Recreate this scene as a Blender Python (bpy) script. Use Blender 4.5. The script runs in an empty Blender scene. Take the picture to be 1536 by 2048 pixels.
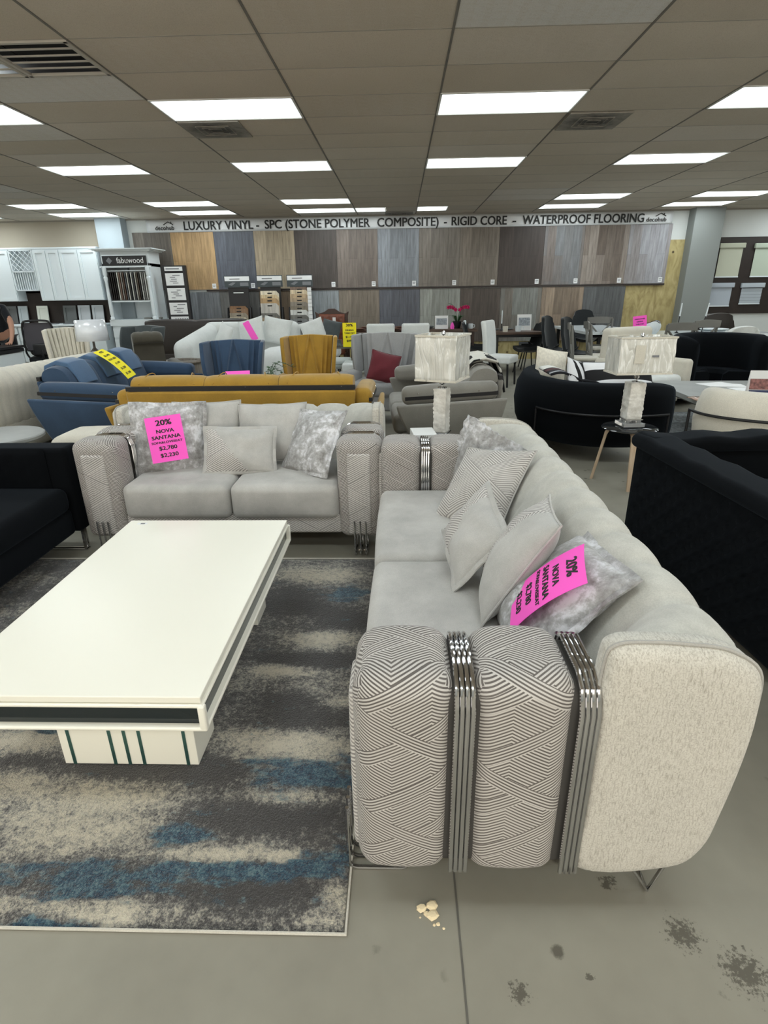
import bpy, bmesh, math, random
from mathutils import Vector, Matrix, noise
S = bpy.context.scene
C = S.collection
PI = math.pi
R_ = math.radians
# ------------------------------------------------------------------ camera
F = 1123.0
cd = bpy.data.cameras.new('camera'); cam = bpy.data.objects.new('camera', cd); C.objects.link(cam)
cd.sensor_fit = 'HORIZONTAL'; cd.sensor_width = 36.0; cd.lens = F / 1536.0 * 36.0
cd.clip_start = 0.05; cd.clip_end = 100
_y = Vector((32.0, -443.0, F)).normalized()                 # the room's depth direction, seen in the camera (x right, y down)
_d = Vector((40.0, (F * F + 32 * 40) / 443.0, F)); _d = (_d - _y * _d.dot(_y)).normalized()
_z = -_d; _x = _y.cross(_z)
# columns: camera right, up, back in world axes
right = Vector((_x[0], _y[0], _z[0])); up = -Vector((_x[1], _y[1], _z[1])); back = -Vector((_x[2], _y[2], _z[2]))
cam.matrix_world = Matrix(((right[0], up[0], back[0], 0), (right[1], up[1], back[1], 0), (right[2], up[2], back[2], 1.5), (0, 0, 0, 1)))
S.camera = cam
# ------------------------------------------------------------------ colour management, world
S.view_settings.view_transform = 'Standard'; S.view_settings.look = 'None'; S.view_settings.gamma = 1
S.view_settings.use_curve_mapping = False
S.view_settings.exposure = 0.0
LAMP = 10.5            # radiance of the troffer lenses
DAY = 3.3             # daylight behind the shop-front glass
W = bpy.data.worlds.new('world'); S.world = W; W.use_nodes = True
W.node_tree.nodes['Background'].inputs[0].default_value = (1.0, 0.93, 0.80, 1)
W.node_tree.nodes['Background'].inputs[1].default_value = DAY

# ------------------------------------------------------------------ materials
def srgb(r, g, b):
    f = lambda c: (c / 255 / 12.92) if c / 255 <= 0.04045 else ((c / 255 + 0.055) / 1.055) ** 2.4
    return (f(r), f(g), f(b), 1)

class NT:
    def __init__(s, name):
        s.m = bpy.data.materials.new(name); s.m.use_nodes = True; s.t = s.m.node_tree
        s.p = s.t.nodes['Principled BSDF']
    def n(s, ty, **k):
        o = s.t.nodes.new(ty)
        for a, v in k.items():
            if a.startswith('i_'):
                key = a[2:]
                o.inputs[int(key) if key.isdigit() else key.replace('_', ' ')].default_value = v
            else: setattr(o, a, v)
        return o
    def l(s, a, b): s.t.links.new(a, b)
    def math(s, op, a, b=None, c=None):
        o = s.n('ShaderNodeMath', operation=op)
        for i, v in enumerate((a, b, c)):
            if v is None: continue
            if isinstance(v, (int, float)): o.inputs[i].default_value = v
            else: s.l(v, o.inputs[i])
        return o.outputs[0]
    def obj(s, scale=(1, 1, 1), kind='Object'):
        tc = s.n('ShaderNodeTexCoord'); mp = s.n('ShaderNodeMapping'); mp.inputs['Scale'].default_value = scale
        s.l(tc.outputs[kind], mp.inputs[0]); return mp.outputs[0]
    def noise(s, vec, scale, detail=3, rough=0.55):
        o = s.n('ShaderNodeTexNoise'); o.inputs['Scale'].default_value = scale; o.inputs['Detail'].default_value = detail
        o.inputs['Roughness'].default_value = rough; s.l(vec, o.inputs['Vector']); return o.outputs['Fac']
    def ramp(s, fac, stops, mode='LINEAR'):
        o = s.n('ShaderNodeValToRGB'); r = o.color_ramp; r.interpolation = mode
        while len(r.elements) < len(stops): r.elements.new(0.5)
        for e, (p, c) in zip(r.elements, stops): e.position = p; e.color = c
        s.l(fac, o.inputs[0]); return o.outputs[0]
    def mix(s, fac, a, b, mode='MIX'):
        o = s.n('ShaderNodeMix', data_type='RGBA', blend_type=mode)
        for i, v in ((0, fac), (6, a), (7, b)):
            if isinstance(v, (int, float)): o.inputs[i].default_value = v
            elif isinstance(v, tuple): o.inputs[i].default_value = v
            else: s.l(v, o.inputs[i])
        return o.outputs[2]
    def col(s, c): s.l(c, s.p.inputs['Base Color']); return s
    def bump(s, h, strength=0.3, dist=0.005):
        b = s.n('ShaderNodeBump'); b.inputs['Strength'].default_value = strength; b.inputs['Distance'].default_value = dist
        s.l(h, b.inputs['Height']); s.l(b.outputs[0], s.p.inputs['Normal']); return s
    def set(s, **k):
        for a, v in k.items(): s.p.inputs[a.replace('_', ' ')].default_value = v
        return s

def mul(c, k): return (c[0] * k, c[1] * k, c[2] * k, 1)
def plain(name, c, rough=0.5, metal=0.0, var=0.0, vs=6, **k):
    t = NT(name).set(Base_Color=c, Roughness=rough, Metallic=metal, **k)
    if var: t.col(t.ramp(t.noise(t.obj(), vs, 4), [(0.3, mul(c, 1 - var)), (0.7, mul(c, 1 + var))]))
    return t.m
def fabric(name, c, var=0.12, vs=7, fine=260, rough=0.9, sheen=0.3, fv=0.08, bs=0.25):
    t = NT(name).set(Roughness=rough, Sheen_Weight=sheen, Sheen_Roughness=0.4)
    v = t.obj(); a = t.noise(v, vs, 4, 0.6); b = t.noise(v, fine, 2)
    c1 = t.ramp(a, [(0.3, mul(c, 1 - var)), (0.7, mul(c, 1 + var))])
    c2 = t.ramp(b, [(0.3, (1 - fv,) * 3 + (1,)), (0.7, (1 + fv,) * 3 + (1,))])
    t.col(t.mix(1.0, c1, c2, 'MULTIPLY')); t.bump(b, bs, 0.002)
    return t.m
def velvet_black(name, c=(0.0022, 0.0028, 0.0038, 1)):
    t = NT(name).set(Base_Color=c, Roughness=0.95, Sheen_Weight=0.08, Sheen_Roughness=0.5)
    t.p.inputs['Sheen Tint'].default_value = (0.25, 0.32, 0.42, 1); t.p.inputs['Specular IOR Level'].default_value = 0.1
    t.bump(t.noise(t.obj(), 160, 2), 0.15, 0.002); return t.m

M = {}
M['velvet'] = fabric('grey velvet', srgb(176, 175, 172), 0.15, 6, 340, 0.85, 0.3, 0.09)
M['velvet_back'] = fabric('backrest velvet', srgb(186, 185, 178), 0.10, 16, 240, 0.9, 0.25, 0.09)
# crushed velvet
def crushed():
    t = NT('crushed silver velvet').set(Roughness=0.5, Sheen_Weight=0.4, Sheen_Roughness=0.3)
    v = t.obj(); w = t.n('ShaderNodeTexNoise'); w.inputs['Scale'].default_value = 9; w.inputs['Detail'].default_value = 5; w.inputs['Distortion'].default_value = 1.2
    t.l(v, w.inputs['Vector']); a = w.outputs['Fac']; b = t.noise(v, 45, 5, 0.7)
    m = t.math('ADD', t.math('MULTIPLY', a, 0.6), t.math('MULTIPLY', b, 0.4))
    t.col(t.ramp(m, [(0.36, srgb(124, 122, 120)), (0.5, srgb(170, 170, 171)), (0.6, srgb(218, 219, 224))])); t.bump(m, 0.5, 0.012)
    return t.m
M['crushed'] = crushed()
# raised geometric chevron velvet; reads the UV map, which holds metres along the band
def chevron(name, light, dark, scale=1.0, wide=0.18):
    t = NT(name).set(Roughness=0.8, Sheen_Weight=0.12, Sheen_Roughness=0.35)
    uv = t.n('ShaderNodeUVMap'); uv.uv_map = 'UVMap'; sp = t.n('ShaderNodeSeparateXYZ'); t.l(uv.outputs[0], sp.inputs[0])
    u, v = sp.outputs[0], sp.outputs[1]
    k = 0.56
    pp = t.math('PINGPONG', u, wide / 2)                      # zigzag
    a = t.math('ADD', v, t.math('MULTIPLY', pp, k))            # chevrons
    b1 = t.math('SUBTRACT', v, t.math('MULTIPLY', u, k))       # one diagonal
    # diagonal bands sweep across the chevrons
    fr = t.math('FRACT', t.math('DIVIDE', b1, 0.15 * scale))
    band = t.math('LESS_THAN', fr, 0.30)
    h = t.math('ADD', t.math('MULTIPLY', a, t.math('SUBTRACT', 1.0, band)), t.math('MULTIPLY', b1, band))
    b2 = t.math('ADD', v, t.math('MULTIPLY', u, k)); fr2 = t.math('FRACT', t.math('DIVIDE', b2, 0.30 * scale)); band2 = t.math('LESS_THAN', fr2, 0.15)
    h = t.math('ADD', t.math('MULTIPLY', h, t.math('SUBTRACT', 1.0, band2)), t.math('MULTIPLY', b2, band2))
    p = 0.0094 * scale
    s = t.math('ABSOLUTE', t.math('SUBTRACT', t.math('FRACT', t.math('DIVIDE', h, p)), 0.5))
    line = t.ramp(s, [(0.20, (0, 0, 0, 1)), (0.28, (1, 1, 1, 1))])
    nz = t.noise(t.obj(), 9, 3)
    dk = t.ramp(nz, [(0.3, mul(dark, 0.8)), (0.7, mul(dark, 1.25))])
    t.col(t.mix(line, dk, light)); t.bump(line, 0.35, 0.003)
    return t.m
M['chev'] = chevron('chevron velvet', srgb(192, 188, 184), srgb(98, 93, 90))
M['chev_soft'] = chevron('pale chevron velvet', srgb(204, 201, 197), srgb(140, 136, 134), 1.3, 0.20)
def weave():
    t = NT('slub weave').set(Roughness=0.95, Sheen_Weight=0.15)
    a = t.noise(t.obj((240, 240, 45)), 1, 3, 0.7); b = t.noise(t.obj((45, 240, 240)), 1, 3, 0.7); g = t.noise(t.obj(), 5, 3)
    m = t.math('MAXIMUM', a, b)
    c = t.ramp(m, [(0.48, srgb(206, 203, 194)), (0.70, srgb(146, 140, 129))])
    t.col(t.mix(0.25, c, t.ramp(g, [(0.3, srgb(176, 174, 168)), (0.7, srgb(202, 198, 190))]))); t.bump(m, 0.25, 0.003); return t.m
M['weave'] = weave()
M['piping'] = fabric('piping', srgb(165, 163, 158), 0.05)
M['chrome'] = plain('chrome', (0.62, 0.62, 0.63, 1), 0.08, 1.0)
M['recess'] = plain('dark recess', srgb(70, 68, 66), 0.9)
M['white_lacquer'] = plain('white lacquer', srgb(238, 236, 224), 0.3)
M['dark_glass'] = plain('dark tinted inlay', srgb(30, 38, 40), 0.12)
M['mirror_strip'] = plain('green mirror strip', srgb(80, 120, 115), 0.12, 0.7)
M['pink'] = plain('pink paper', srgb(255, 92, 205), 0.7)
M['yellow'] = plain('yellow paper', srgb(250, 235, 30), 0.7)
M['ink'] = plain('black ink', (0.006, 0.006, 0.006, 1), 0.6)
M['ink_grey'] = plain('grey ink', srgb(120, 122, 126), 0.6)
M['white_paper'] = plain('white paper', srgb(235, 236, 236), 0.7)
M['wall'] = plain('white wall paint', srgb(205, 208, 206), 0.8, var=0.02, vs=2)
M['tan_wall'] = plain('tan wall paint', srgb(176, 168, 152), 0.8, var=0.02, vs=2)
M['column'] = plain('pale column paint', srgb(160, 170, 176), 0.7)
M['grey_column'] = plain('grey column paint', srgb(132, 136, 134), 0.7)
M['black'] = plain('black metal', (0.012, 0.012, 0.014, 1), 0.4, 0.3)
M['black_plastic'] = plain('black plastic', (0.01, 0.01, 0.012, 1), 0.45)
M['bvel'] = velvet_black('black velvet')
M['blue'] = fabric('blue suede', srgb(50, 72, 98), 0.12, 5, 220)
M['blue_light'] = fabric('light blue suede', srgb(78, 106, 138), 0.08, 5, 220)
M['mustard'] = fabric('mustard velvet', srgb(162, 126, 46), 0.13, 6, 220)
M['cream'] = fabric('cream boucle', srgb(206, 201, 188), 0.06, 6, 180, bs=0.5)
M['offwhite'] = fabric('off white fabric', srgb(218, 221, 219), 0.05, 6, 180)
M['greyf'] = fabric('mid grey fabric', srgb(146, 147, 148), 0.08, 5, 220)
M['taupe'] = fabric('taupe grey suede', srgb(128, 126, 120), 0.10, 4, 220)
M['charcoal'] = fabric('charcoal fabric', srgb(72, 78, 80), 0.08)
M['darkshell'] = fabric('black upholstery', srgb(26, 30, 33), 0.1)
M['olive'] = fabric('dark olive suede', srgb(70, 66, 56), 0.12, 8)
M['brownl'] = plain('dark brown leather', srgb(44, 37, 33), 0.5, var=0.1)
M['burgundy'] = fabric('burgundy fabric', srgb(96, 30, 40), 0.1)
M['leather'] = plain('brown leather', srgb(118, 62, 40), 0.35, var=0.25, vs=20)
M['darkwood'] = plain('dark carved wood', srgb(58, 34, 24), 0.4, var=0.2)
M['cabinet'] = plain('white cabinet paint', srgb(222, 230, 234), 0.4)
M['espresso'] = plain('espresso board', srgb(38, 28, 24), 0.5, var=0.2)
M['greywood'] = plain('grey painted wood', srgb(118, 117, 112), 0.6, var=0.06)
def plywood():
    t = NT('plywood sheet').set(Roughness=0.7); v = t.obj((2.0, 2.0, 0.7))
    w = t.n('ShaderNodeTexNoise'); w.inputs['Scale'].default_value = 2.2; w.inputs['Detail'].default_value = 6; w.inputs['Distortion'].default_value = 2.5; t.l(v, w.inputs['Vector'])
    k = t.n('ShaderNodeTexVoronoi'); k.inputs['Scale'].default_value = 2.6; t.l(t.obj(), k.inputs['Vector'])
    kn = t.ramp(k.outputs['Distance'], [(0.03, srgb(70, 50, 20)), (0.09, (1, 1, 1, 1))])
    t.col(t.mix(1.0, t.ramp(w.outputs['Fac'], [(0.3, srgb(142, 126, 82)), (0.5, srgb(172, 157, 108)), (0.7, srgb(190, 175, 128))]), kn, 'MULTIPLY')); return t.m
M['plywood'] = plywood()
def wood(name, c1, c2, axis=(1, 12, 12), rough=0.5, scale=3):
    t = NT(name).set(Roughness=rough); n = t.noise(t.obj(axis), scale, 5, 0.6)
    t.col(t.ramp(n, [(0.3, c1), (0.7, c2)])); return t.m
M['oakleg'] = wood('pale oak', srgb(186, 160, 132), srgb(214, 192, 165), (10, 10, 1))
M['tablewood'] = wood('walnut table', srgb(62, 46, 38), srgb(100, 78, 64))
M['greytable'] = wood('grey stone top', srgb(134, 136, 134), srgb(152, 154, 152), (1, 1, 1), 0.35)
M['barrel'] = wood('weathered barrel', srgb(82, 74, 66), srgb(130, 120, 108), (8, 8, 1))
M['glass'] = NT('clear glass').set(Base_Color=(0.9, 0.97, 0.95, 1), Roughness=0.02, Transmission_Weight=1.0, IOR=1.45).m
M['smoke_glass'] = NT('smoked glass').set(Base_Color=(0.02, 0.022, 0.024, 1), Roughness=0.03).m
M['crystal'] = plain('clear acrylic', (0.7, 0.72, 0.73, 1), 0.05, 0.0, Transmission_Weight=0.7, IOR=1.45)
def plastic():
    t = NT('plastic wrapped shade').set(Roughness=0.22, Coat_Weight=0.8, Coat_Roughness=0.08)
    v = t.obj((9, 9, 2.2)); w = t.n('ShaderNodeTexNoise'); w.inputs['Scale'].default_value = 1.3; w.inputs['Detail'].default_value = 4; w.inputs['Distortion'].default_value = 1.6; t.l(v, w.inputs['Vector'])
    rid = t.math('ABSOLUTE', t.math('SUBTRACT', w.outputs['Fac'], 0.5))
    t.col(t.ramp(rid, [(0.0, srgb(240, 240, 236)), (0.03, srgb(212, 211, 204)), (0.2, srgb(203, 201, 192))])); t.bump(rid, 0.9, 0.03); return t.m
M['shade'] = plastic()
def stone():
    t = NT('carved quartz').set(Roughness=0.35); n = t.noise(t.obj(), 14, 6, 0.6)
    t.col(t.ramp(n, [(0.3, srgb(196, 192, 184)), (0.6, srgb(238, 236, 230))])); t.bump(n, 0.7, 0.02); return t.m
M['stone'] = stone()
M['leaf'] = plain('green leaf', srgb(50, 84, 48), 0.5, var=0.3)
M['pinkflower'] = plain('magenta petal', srgb(190, 20, 90), 0.6)
M['skin'] = plain('skin', srgb(178, 134, 112), 0.6)
M['navy'] = fabric('navy cloth', srgb(14, 18, 26), 0.1)

# ------------------------------------------------------------------ mesh helpers
class B:
    """collects vertices and faces of one mesh"""
    def __init__(s): s.v = []; s.f = []; s.uv = {}
    def add(s, vs, fs, uvs=None):
        o = len(s.v); s.v += [tuple(v) for v in vs]; s.f += [tuple(i + o for i in f) for f in fs]
        if uvs:
            for i, t in enumerate(uvs): s.uv[o + i] = t
        return s
    def xf(s, start, mat):
        for i in range(start, len(s.v)): s.v[i] = tuple(mat @ Vector(s.v[i]))
        return s

def T(x=0, y=0, z=0, rx=0, ry=0, rz=0):
    return Matrix.Translation((x, y, z)) @ Matrix.Rotation(rz, 4, 'Z') @ Matrix.Rotation(ry, 4, 'Y') @ Matrix.Rotation(rx, 4, 'X')

def box(b, sx, sy, sz, x=0, y=0, z=0, rx=0, ry=0, rz=0):
    """box, x,y,z its centre"""
    m = T(x, y, z, rx, ry, rz); hx, hy, hz = sx / 2, sy / 2, sz / 2
    v = [m @ Vector((a * hx, c * hy, e * hz)) for a in (-1, 1) for c in (-1, 1) for e in (-1, 1)]
    b.add(v, [(0, 1, 3, 2), (4, 6, 7, 5), (0, 4, 5, 1), (2, 3, 7, 6), (0, 2, 6, 4), (1, 5, 7, 3)]); return b

def _params(h, r, k, m):
    out = [-h + r - r * math.tan(PI / 4 * (1 - i / k)) for i in range(k)]
    out += [-(h - r) + 2 * (h - r) * i / m for i in range(m + 1)]
    out += [h - r + r * math.tan(PI / 4 * ((i + 1) / k)) for i in range(k)]
    return out

def rbox(b, sx, sy, sz, r=0.03, x=0, y=0, z=0, rx=0, ry=0, rz=0, k=3, m=(4, 4, 4), fn=None, uvmode=None):
    """rounded box; fn bends the local point before placing; puffed by fn"""
    hs = (sx / 2, sy / 2, sz / 2); r = min(r, hs[0] * .999, hs[1] * .999, hs[2] * .999)
    P = [_params(hs[i], r, k, m[i]) for i in range(3)]; N = [len(p) - 1 for p in P]
    idx = {}; vs = []; fs = []; uvs = []; mt = T(x, y, z, rx, ry, rz)
    def vert(i, j, l):
        key = (i, j, l)
        if key in idx: return idx[key]
        p = Vector((P[0][i], P[1][j], P[2][l]))
        q = Vector([max(-(hs[a] - r), min(hs[a] - r, p[a])) for a in range(3)]); d = p - q
        n = d.normalized() if d.length > 1e-9 else Vector((0, 0, 0))
        w = q + n * r
        if fn: w = fn(w, hs)
        idx[key] = len(vs); vs.append(mt @ w)
        if uvmode == 'wrapY':       # u across X, v along the path up the side and over the top
            uvs.append((w.x, w.z + (w.y if w.z > 0 else 0) * (1 if w.y < 0 else 1)))
        elif uvmode == 'xz': uvs.append((w.x, w.z))
        return idx[key]
    for a, (u, v) in ((2, (0, 1)), (0, (1, 2)), (1, (2, 0))):
        for e in (0, N[a]):
            for i in range(N[u]):
                for j in range(N[v]):
                    c = []
                    for (di, dj) in ((0, 0), (1, 0), (1, 1), (0, 1)):
                        t = [0, 0, 0]; t[a] = e; t[u] = i + di; t[v] = j + dj; c.append(vert(*t))
                    fs.append(tuple(c) if e else tuple(reversed(c)))
    b.add(vs, fs, uvs or None); return b

def puff(ax=0, ay=0, az=0, both=True):
    """bulges faces outwards"""
    def f(p, h):
        u, v, w = p.x / h[0], p.y / h[1], p.z / h[2]
        q = p.copy()
        q.z += az * (1 - u * u) * (1 - v * v) * (w if (both or w > 0) else 0)
        q.y += ay * (1 - u * u) * (1 - w * w) * v
        q.x += ax * (1 - v * v) * (1 - w * w) * u
        return q
    return f

def arc_v(q, z, hw2=0.12, r=0.057, top=0.702):
    """length of cloth from the floor up the outer side, over the arm and down inside"""
    qc, zc = hw2 - r, top - r
    if q > qc: return zc + math.hypot(z - zc, q - qc) * math.atan2(z - zc, q - qc) if z > zc else z
    if q >= -qc: return zc + r * PI / 2 + qc - q
    return zc + r * PI / 2 + 2 * qc + r * math.atan2(-qc - q, z - zc) if z > zc else zc + r * PI + 2 * qc + zc - z
def box_uv(o, cx, s):
    """metres across the cloth, wrapped round the arm; the ends projected flat"""
    me = o.data; ul = me.uv_layers.get('UVMap') or me.uv_layers.new(name='UVMap')
    for p in me.polygons:
        n = p.normal; a = max(range(3), key=lambda i: abs(n[i]) * (1.2, 1.0, 1.0)[i])
        for li in p.loop_indices:
            c = me.vertices[me.loops[li].vertex_index].co
            ul.data[li].uv = (c.x, c.z) if a == 1 else (c.y, arc_v((c.x - cx) * s, c.z))

def smooth_path(pts, n=6, closed=False):
    P = [Vector(p) for p in pts]; out = []; N = len(P)
    for i in range(N if closed else N - 1):
        p0 = P[(i - 1) % N] if (closed or i > 0) else P[0] * 2 - P[1]
        p1 = P[i]; p2 = P[(i + 1) % N]; p3 = P[(i + 2) % N] if (closed or i + 2 < N) else P[-1] * 2 - P[-2]
        for j in range(n):
            t = j / n
            out.append(0.5 * ((2 * p1) + (-p0 + p2) * t + (2 * p0 - 5 * p1 + 4 * p2 - p3) * t * t + (-p0 + 3 * p1 - 3 * p2 + p3) * t ** 3))
    if not closed: out.append(P[-1].copy())
    return out

def tube(b, pts, r, seg=10, closed=False, sm=0, taper=None):
    pts = smooth_path(pts, sm, closed) if sm else [Vector(p) for p in pts]
    N = len(pts); rings = []; up = Vector((0, 0, 1)); prev = None
    for i, p in enumerate(pts):
        if closed: t = pts[(i + 1) % N] - pts[(i - 1) % N]
        else: t = pts[min(i + 1, N - 1)] - pts[max(i - 1, 0)]
        t.normalize()
        if prev is None:
            a = up if abs(t.z) < 0.9 else Vector((1, 0, 0)); n = t.cross(a).normalized()
        else: n = (prev - t * prev.dot(t)).normalized()
        prev = n; bn = t.cross(n); rr = r if taper is None else taper(i / max(1, N - 1)) * r
        rings.append([p + (n * math.cos(2 * PI * k / seg) + bn * math.sin(2 * PI * k / seg)) * rr for k in range(seg)])
    vs = [v for rg in rings for v in rg]; fs = []
    for i in range(N if closed else N - 1):
        j = (i + 1) % N
        for k in range(seg): fs.append((i * seg + k, i * seg + (k + 1) % seg, j * seg + (k + 1) % seg, j * seg + k))
    if not closed: fs += [tuple(reversed(range(seg))), tuple(range((N - 1) * seg, N * seg))]
    b.add(vs, fs); return b

def lathe(b, prof, seg=24, x=0, y=0, z=0, sq=None):
    vs = []; fs = []; n = len(prof)
    for k in range(seg):
        a = 2 * PI * k / seg
        for (r, h) in prof: vs.append((x + r * math.cos(a), y + r * math.sin(a), z + h))
    for k in range(seg):
        q = (k + 1) % seg
        for i in range(n - 1): fs.append((k * n + i, q * n + i, q * n + i + 1, k * n + i + 1))
    if prof[0][0] > 1e-6: fs.append(tuple(k * n for k in reversed(range(seg))))
    if prof[-1][0] > 1e-6: fs.append(tuple(k * n + n - 1 for k in range(seg)))
    b.add(vs, fs); return b

def loft(b, rings, caps=True, closed=True, uvs=None):
    n = len(rings[0]); vs = [v for r in rings for v in r]; fs = []
    for i in range(len(rings) - 1):
        for k in range(n if closed else n - 1):
            q = (k + 1) % n; fs.append((i * n + k, i * n + q, (i + 1) * n + q, (i + 1) * n + k))
    if caps and closed:
        fs += [tuple(reversed(range(n))), tuple(range((len(rings) - 1) * n, len(rings) * n))]
    b.add(vs, fs, uvs); return b

def prism(b, poly, d, x=0, y=0, z=0, rx=0, ry=0, rz=0):
    """poly in local x,z; extruded d along y (centred)"""
    m = T(x, y, z, rx, ry, rz); n = len(poly)
    v = [m @ Vector((p[0], s * d / 2, p[1])) for s in (-1, 1) for p in poly]
    fs = [tuple(range(n)), tuple(reversed(range(n, 2 * n)))] + [(i, (i + n), (i + 1) % n + n, (i + 1) % n) for i in range(n)]
    b.add(v, fs); return b

def obj(name, b, mat, parent=None, smooth=True, loc=None, rot=None, bevel=0, angle=40, sub=0):
    me = bpy.data.meshes.new(name); me.from_pydata(b.v, [], b.f)
    bm = bmesh.new(); bm.from_mesh(me); bmesh.ops.recalc_face_normals(bm, faces=bm.faces); bm.to_mesh(me); bm.free()
    if b.uv:
        ul = me.uv_layers.new(name='UVMap')
        for lp in me.loops: ul.data[lp.index].uv = b.uv.get(lp.vertex_index, (0, 0))
    if mat: me.materials.append(M[mat] if isinstance(mat, str) else mat)
    if smooth:
        me.shade_smooth()
        me.set_sharp_from_angle(angle=R_(angle))
    o = bpy.data.objects.new(name, me); C.objects.link(o)
    if parent: o.parent = parent
    if loc: o.location = loc
    if rot: o.rotation_euler = rot
    if bevel:
        md = o.modifiers.new('bevel', 'BEVEL'); md.width = bevel; md.segments = 2; md.limit_method = 'ANGLE'; md.angle_limit = R_(35)
    if sub:
        md = o.modifiers.new('sub', 'SUBSURF'); md.levels = sub; md.render_levels = sub
    return o

LABELS = {}
def tag(o, label, cat, group=None, kind=None):
    o['label'] = label; o['category'] = cat
    if group: o['group'] = group
    if kind: o['kind'] = kind
    return o
def thing(name, label, cat, loc=(0, 0, 0), rz=0, group=None):
    o = bpy.data.objects.new(name, None); C.objects.link(o); o.empty_display_size = 0.1
    o.location = loc; o.rotation_euler = (0, 0, rz); return tag(o, label, cat, group)
def struct(name, b, mat, smooth=False, **k):
    o = obj(name, b, mat, None, smooth, **k); o['kind'] = 'structure'; return o
def dup(root, loc, rz, label, group=None, name=None, rot=None):
    def cp(o, par):
        c = o.copy(); C.objects.link(c)
        if par is not None: c.parent = par
        for ch in [q for q in o.children]: cp(ch, c)
        return c
    r = cp(root, None); r.location = loc; r.rotation_euler = rot if rot else (0, 0, rz); r['label'] = label
    if group: r['group'] = group
    return r

def text(s, size, mat, parent, loc, rot=(PI / 2, 0, 0), align='CENTER', bold=0.0, ext=0.0004, sx=1.0, name='lettering', shear=0.0, space=1.0, wrap=None):
    cu = bpy.data.curves.new('t', 'FONT'); cu.body = s; cu.size = size; cu.align_x = align; cu.align_y = 'CENTER'
    cu.extrude = ext; cu.resolution_u = 3; cu.shear = shear; cu.space_character = space
    o = bpy.data.objects.new('t', cu); C.objects.link(o)
    dg = bpy.context.evaluated_depsgraph_get(); me = bpy.data.meshes.new_from_object(o.evaluated_get(dg))
    bpy.data.objects.remove(o); bpy.data.curves.remove(cu)
    if bold:            # heavier strokes: the glyph outlines repeated a hair apart
        vs = [v.co.copy() for v in me.vertices]; fs = [tuple(p.vertices) for p in me.polygons]; n = len(vs); q = bold * size
        V = []; Fs = []
        for k, (dx, dy) in enumerate(((0, 0), (q, q * .6), (-q, q * .6), (q, -q * .6), (-q, -q * .6), (q * 1.2, 0), (-q * 1.2, 0))):
            V += [(v.x + dx, v.y + dy, v.z + k * 0.00006) for v in vs]; Fs += [tuple(i + k * n for i in f) for f in fs]
        me = bpy.data.meshes.new(name); me.from_pydata(V, [], Fs)
    for v in me.vertices: v.co.x *= sx
    if wrap:
        for v in me.vertices: v.co = wrap(v.co)
    me.materials.clear(); me.materials.append(M[mat]); me.name = name
    q = bpy.data.objects.new(name, me); C.objects.link(q); q.parent = parent; q.location = loc; q.rotation_euler = rot
    return q
# ================================================================== ROOM
H = 3.006
WY = 13.4; X0, X1, Y0 = -12.5, 11.0, -3.2
GX, GY = 0.335, 5.56            # a corner of the ceiling grid
def mat_floor():
    t = NT('painted concrete').set(Roughness=0.5, Specular_IOR_Level=0.2); v = t.obj()
    big = t.noise(v, 0.9, 5, 0.6); mid = t.noise(v, 5.0, 6, 0.65); fine = t.noise(v, 60, 3)
    c = t.ramp(big, [(0.3, srgb(128, 124, 114)), (0.55, srgb(144, 141, 130)), (0.75, srgb(156, 153, 143))])
    # scuffs and dark specks
    vo = t.n('ShaderNodeTexVoronoi'); vo.inputs['Scale'].default_value = 7.0; t.l(v, vo.inputs['Vector'])
    sc = t.noise(v, 38, 4, 0.7); gate = t.noise(v, 2.3, 2)
    sp = t.math('ADD', t.math('MULTIPLY', vo.outputs['Distance'], 1.0), t.math('MULTIPLY', sc, -0.16))
    spots = t.ramp(sp, [(0.0, (0, 0, 0, 1)), (0.05, (1, 1, 1, 1))])
    # spots is 1 on a speck; keep them in patches
    inv = t.math('SUBTRACT', 1.0, spots); gate = t.ramp(gate, [(0.44, (0, 0, 0, 1)), (0.5, (1, 1, 1, 1))]); spots = t.math('MULTIPLY', inv, gate)
    for (sx, sy, sr) in ((-0.03 + 0.836, 0.852, 0.050), (0.558, 1.063, 0.022), (0.700, 0.935, 0.040), (0.27, 0.80, 0.022), (0.44, 0.835, 0.010)):
        d = t.n('ShaderNodeVectorMath', operation='DISTANCE'); t.l(v, d.inputs[0]); d.inputs[1].default_value = (sx, sy, 0)
        st = t.math('ADD', t.math('DIVIDE', d.outputs['Value'], sr), t.math('MULTIPLY', t.math('SUBTRACT', t.noise(v, 70, 4, 0.75), 0.5), 4.5))
        spots = t.math('MAXIMUM', spots, t.ramp(st, [(0.55, (1, 1, 1, 1)), (0.95, (0, 0, 0, 1))]))
    spots = t.math('MULTIPLY', spots, 0.75)
    c = t.mix(1.0, c, t.ramp(mid, [(0.25, (0.93, 0.93, 0.93, 1)), (0.7, (1.04, 1.04, 1.03, 1))]), 'MULTIPLY')
    c = t.mix(spots, c, srgb(70, 66, 58))
    wv = t.noise(t.obj((1.2, 14, 1)), 1.6, 4, 0.7)              # long drag scratches
    c = t.mix(t.ramp(wv, [(0.74, (0, 0, 0, 1)), (0.80, (0.35, 0.35, 0.35, 1))]), c, srgb(176, 173, 165))
    t.col(c); t.bump(fine, 0.05, 0.002)
    rr = t.n('ShaderNodeMapRange'); rr.inputs[3].default_value = 0.42; rr.inputs[4].default_value = 0.62; t.l(mid, rr.inputs[0]); t.l(rr.outputs[0], t.p.inputs['Roughness'])
    return t.m
b = B(); box(b, X1 - X0, WY + 0.2 - Y0, 0.1, (X0 + X1) / 2, (WY + 0.2 + Y0) / 2, -0.05); struct('floor', b, mat_floor())
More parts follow.
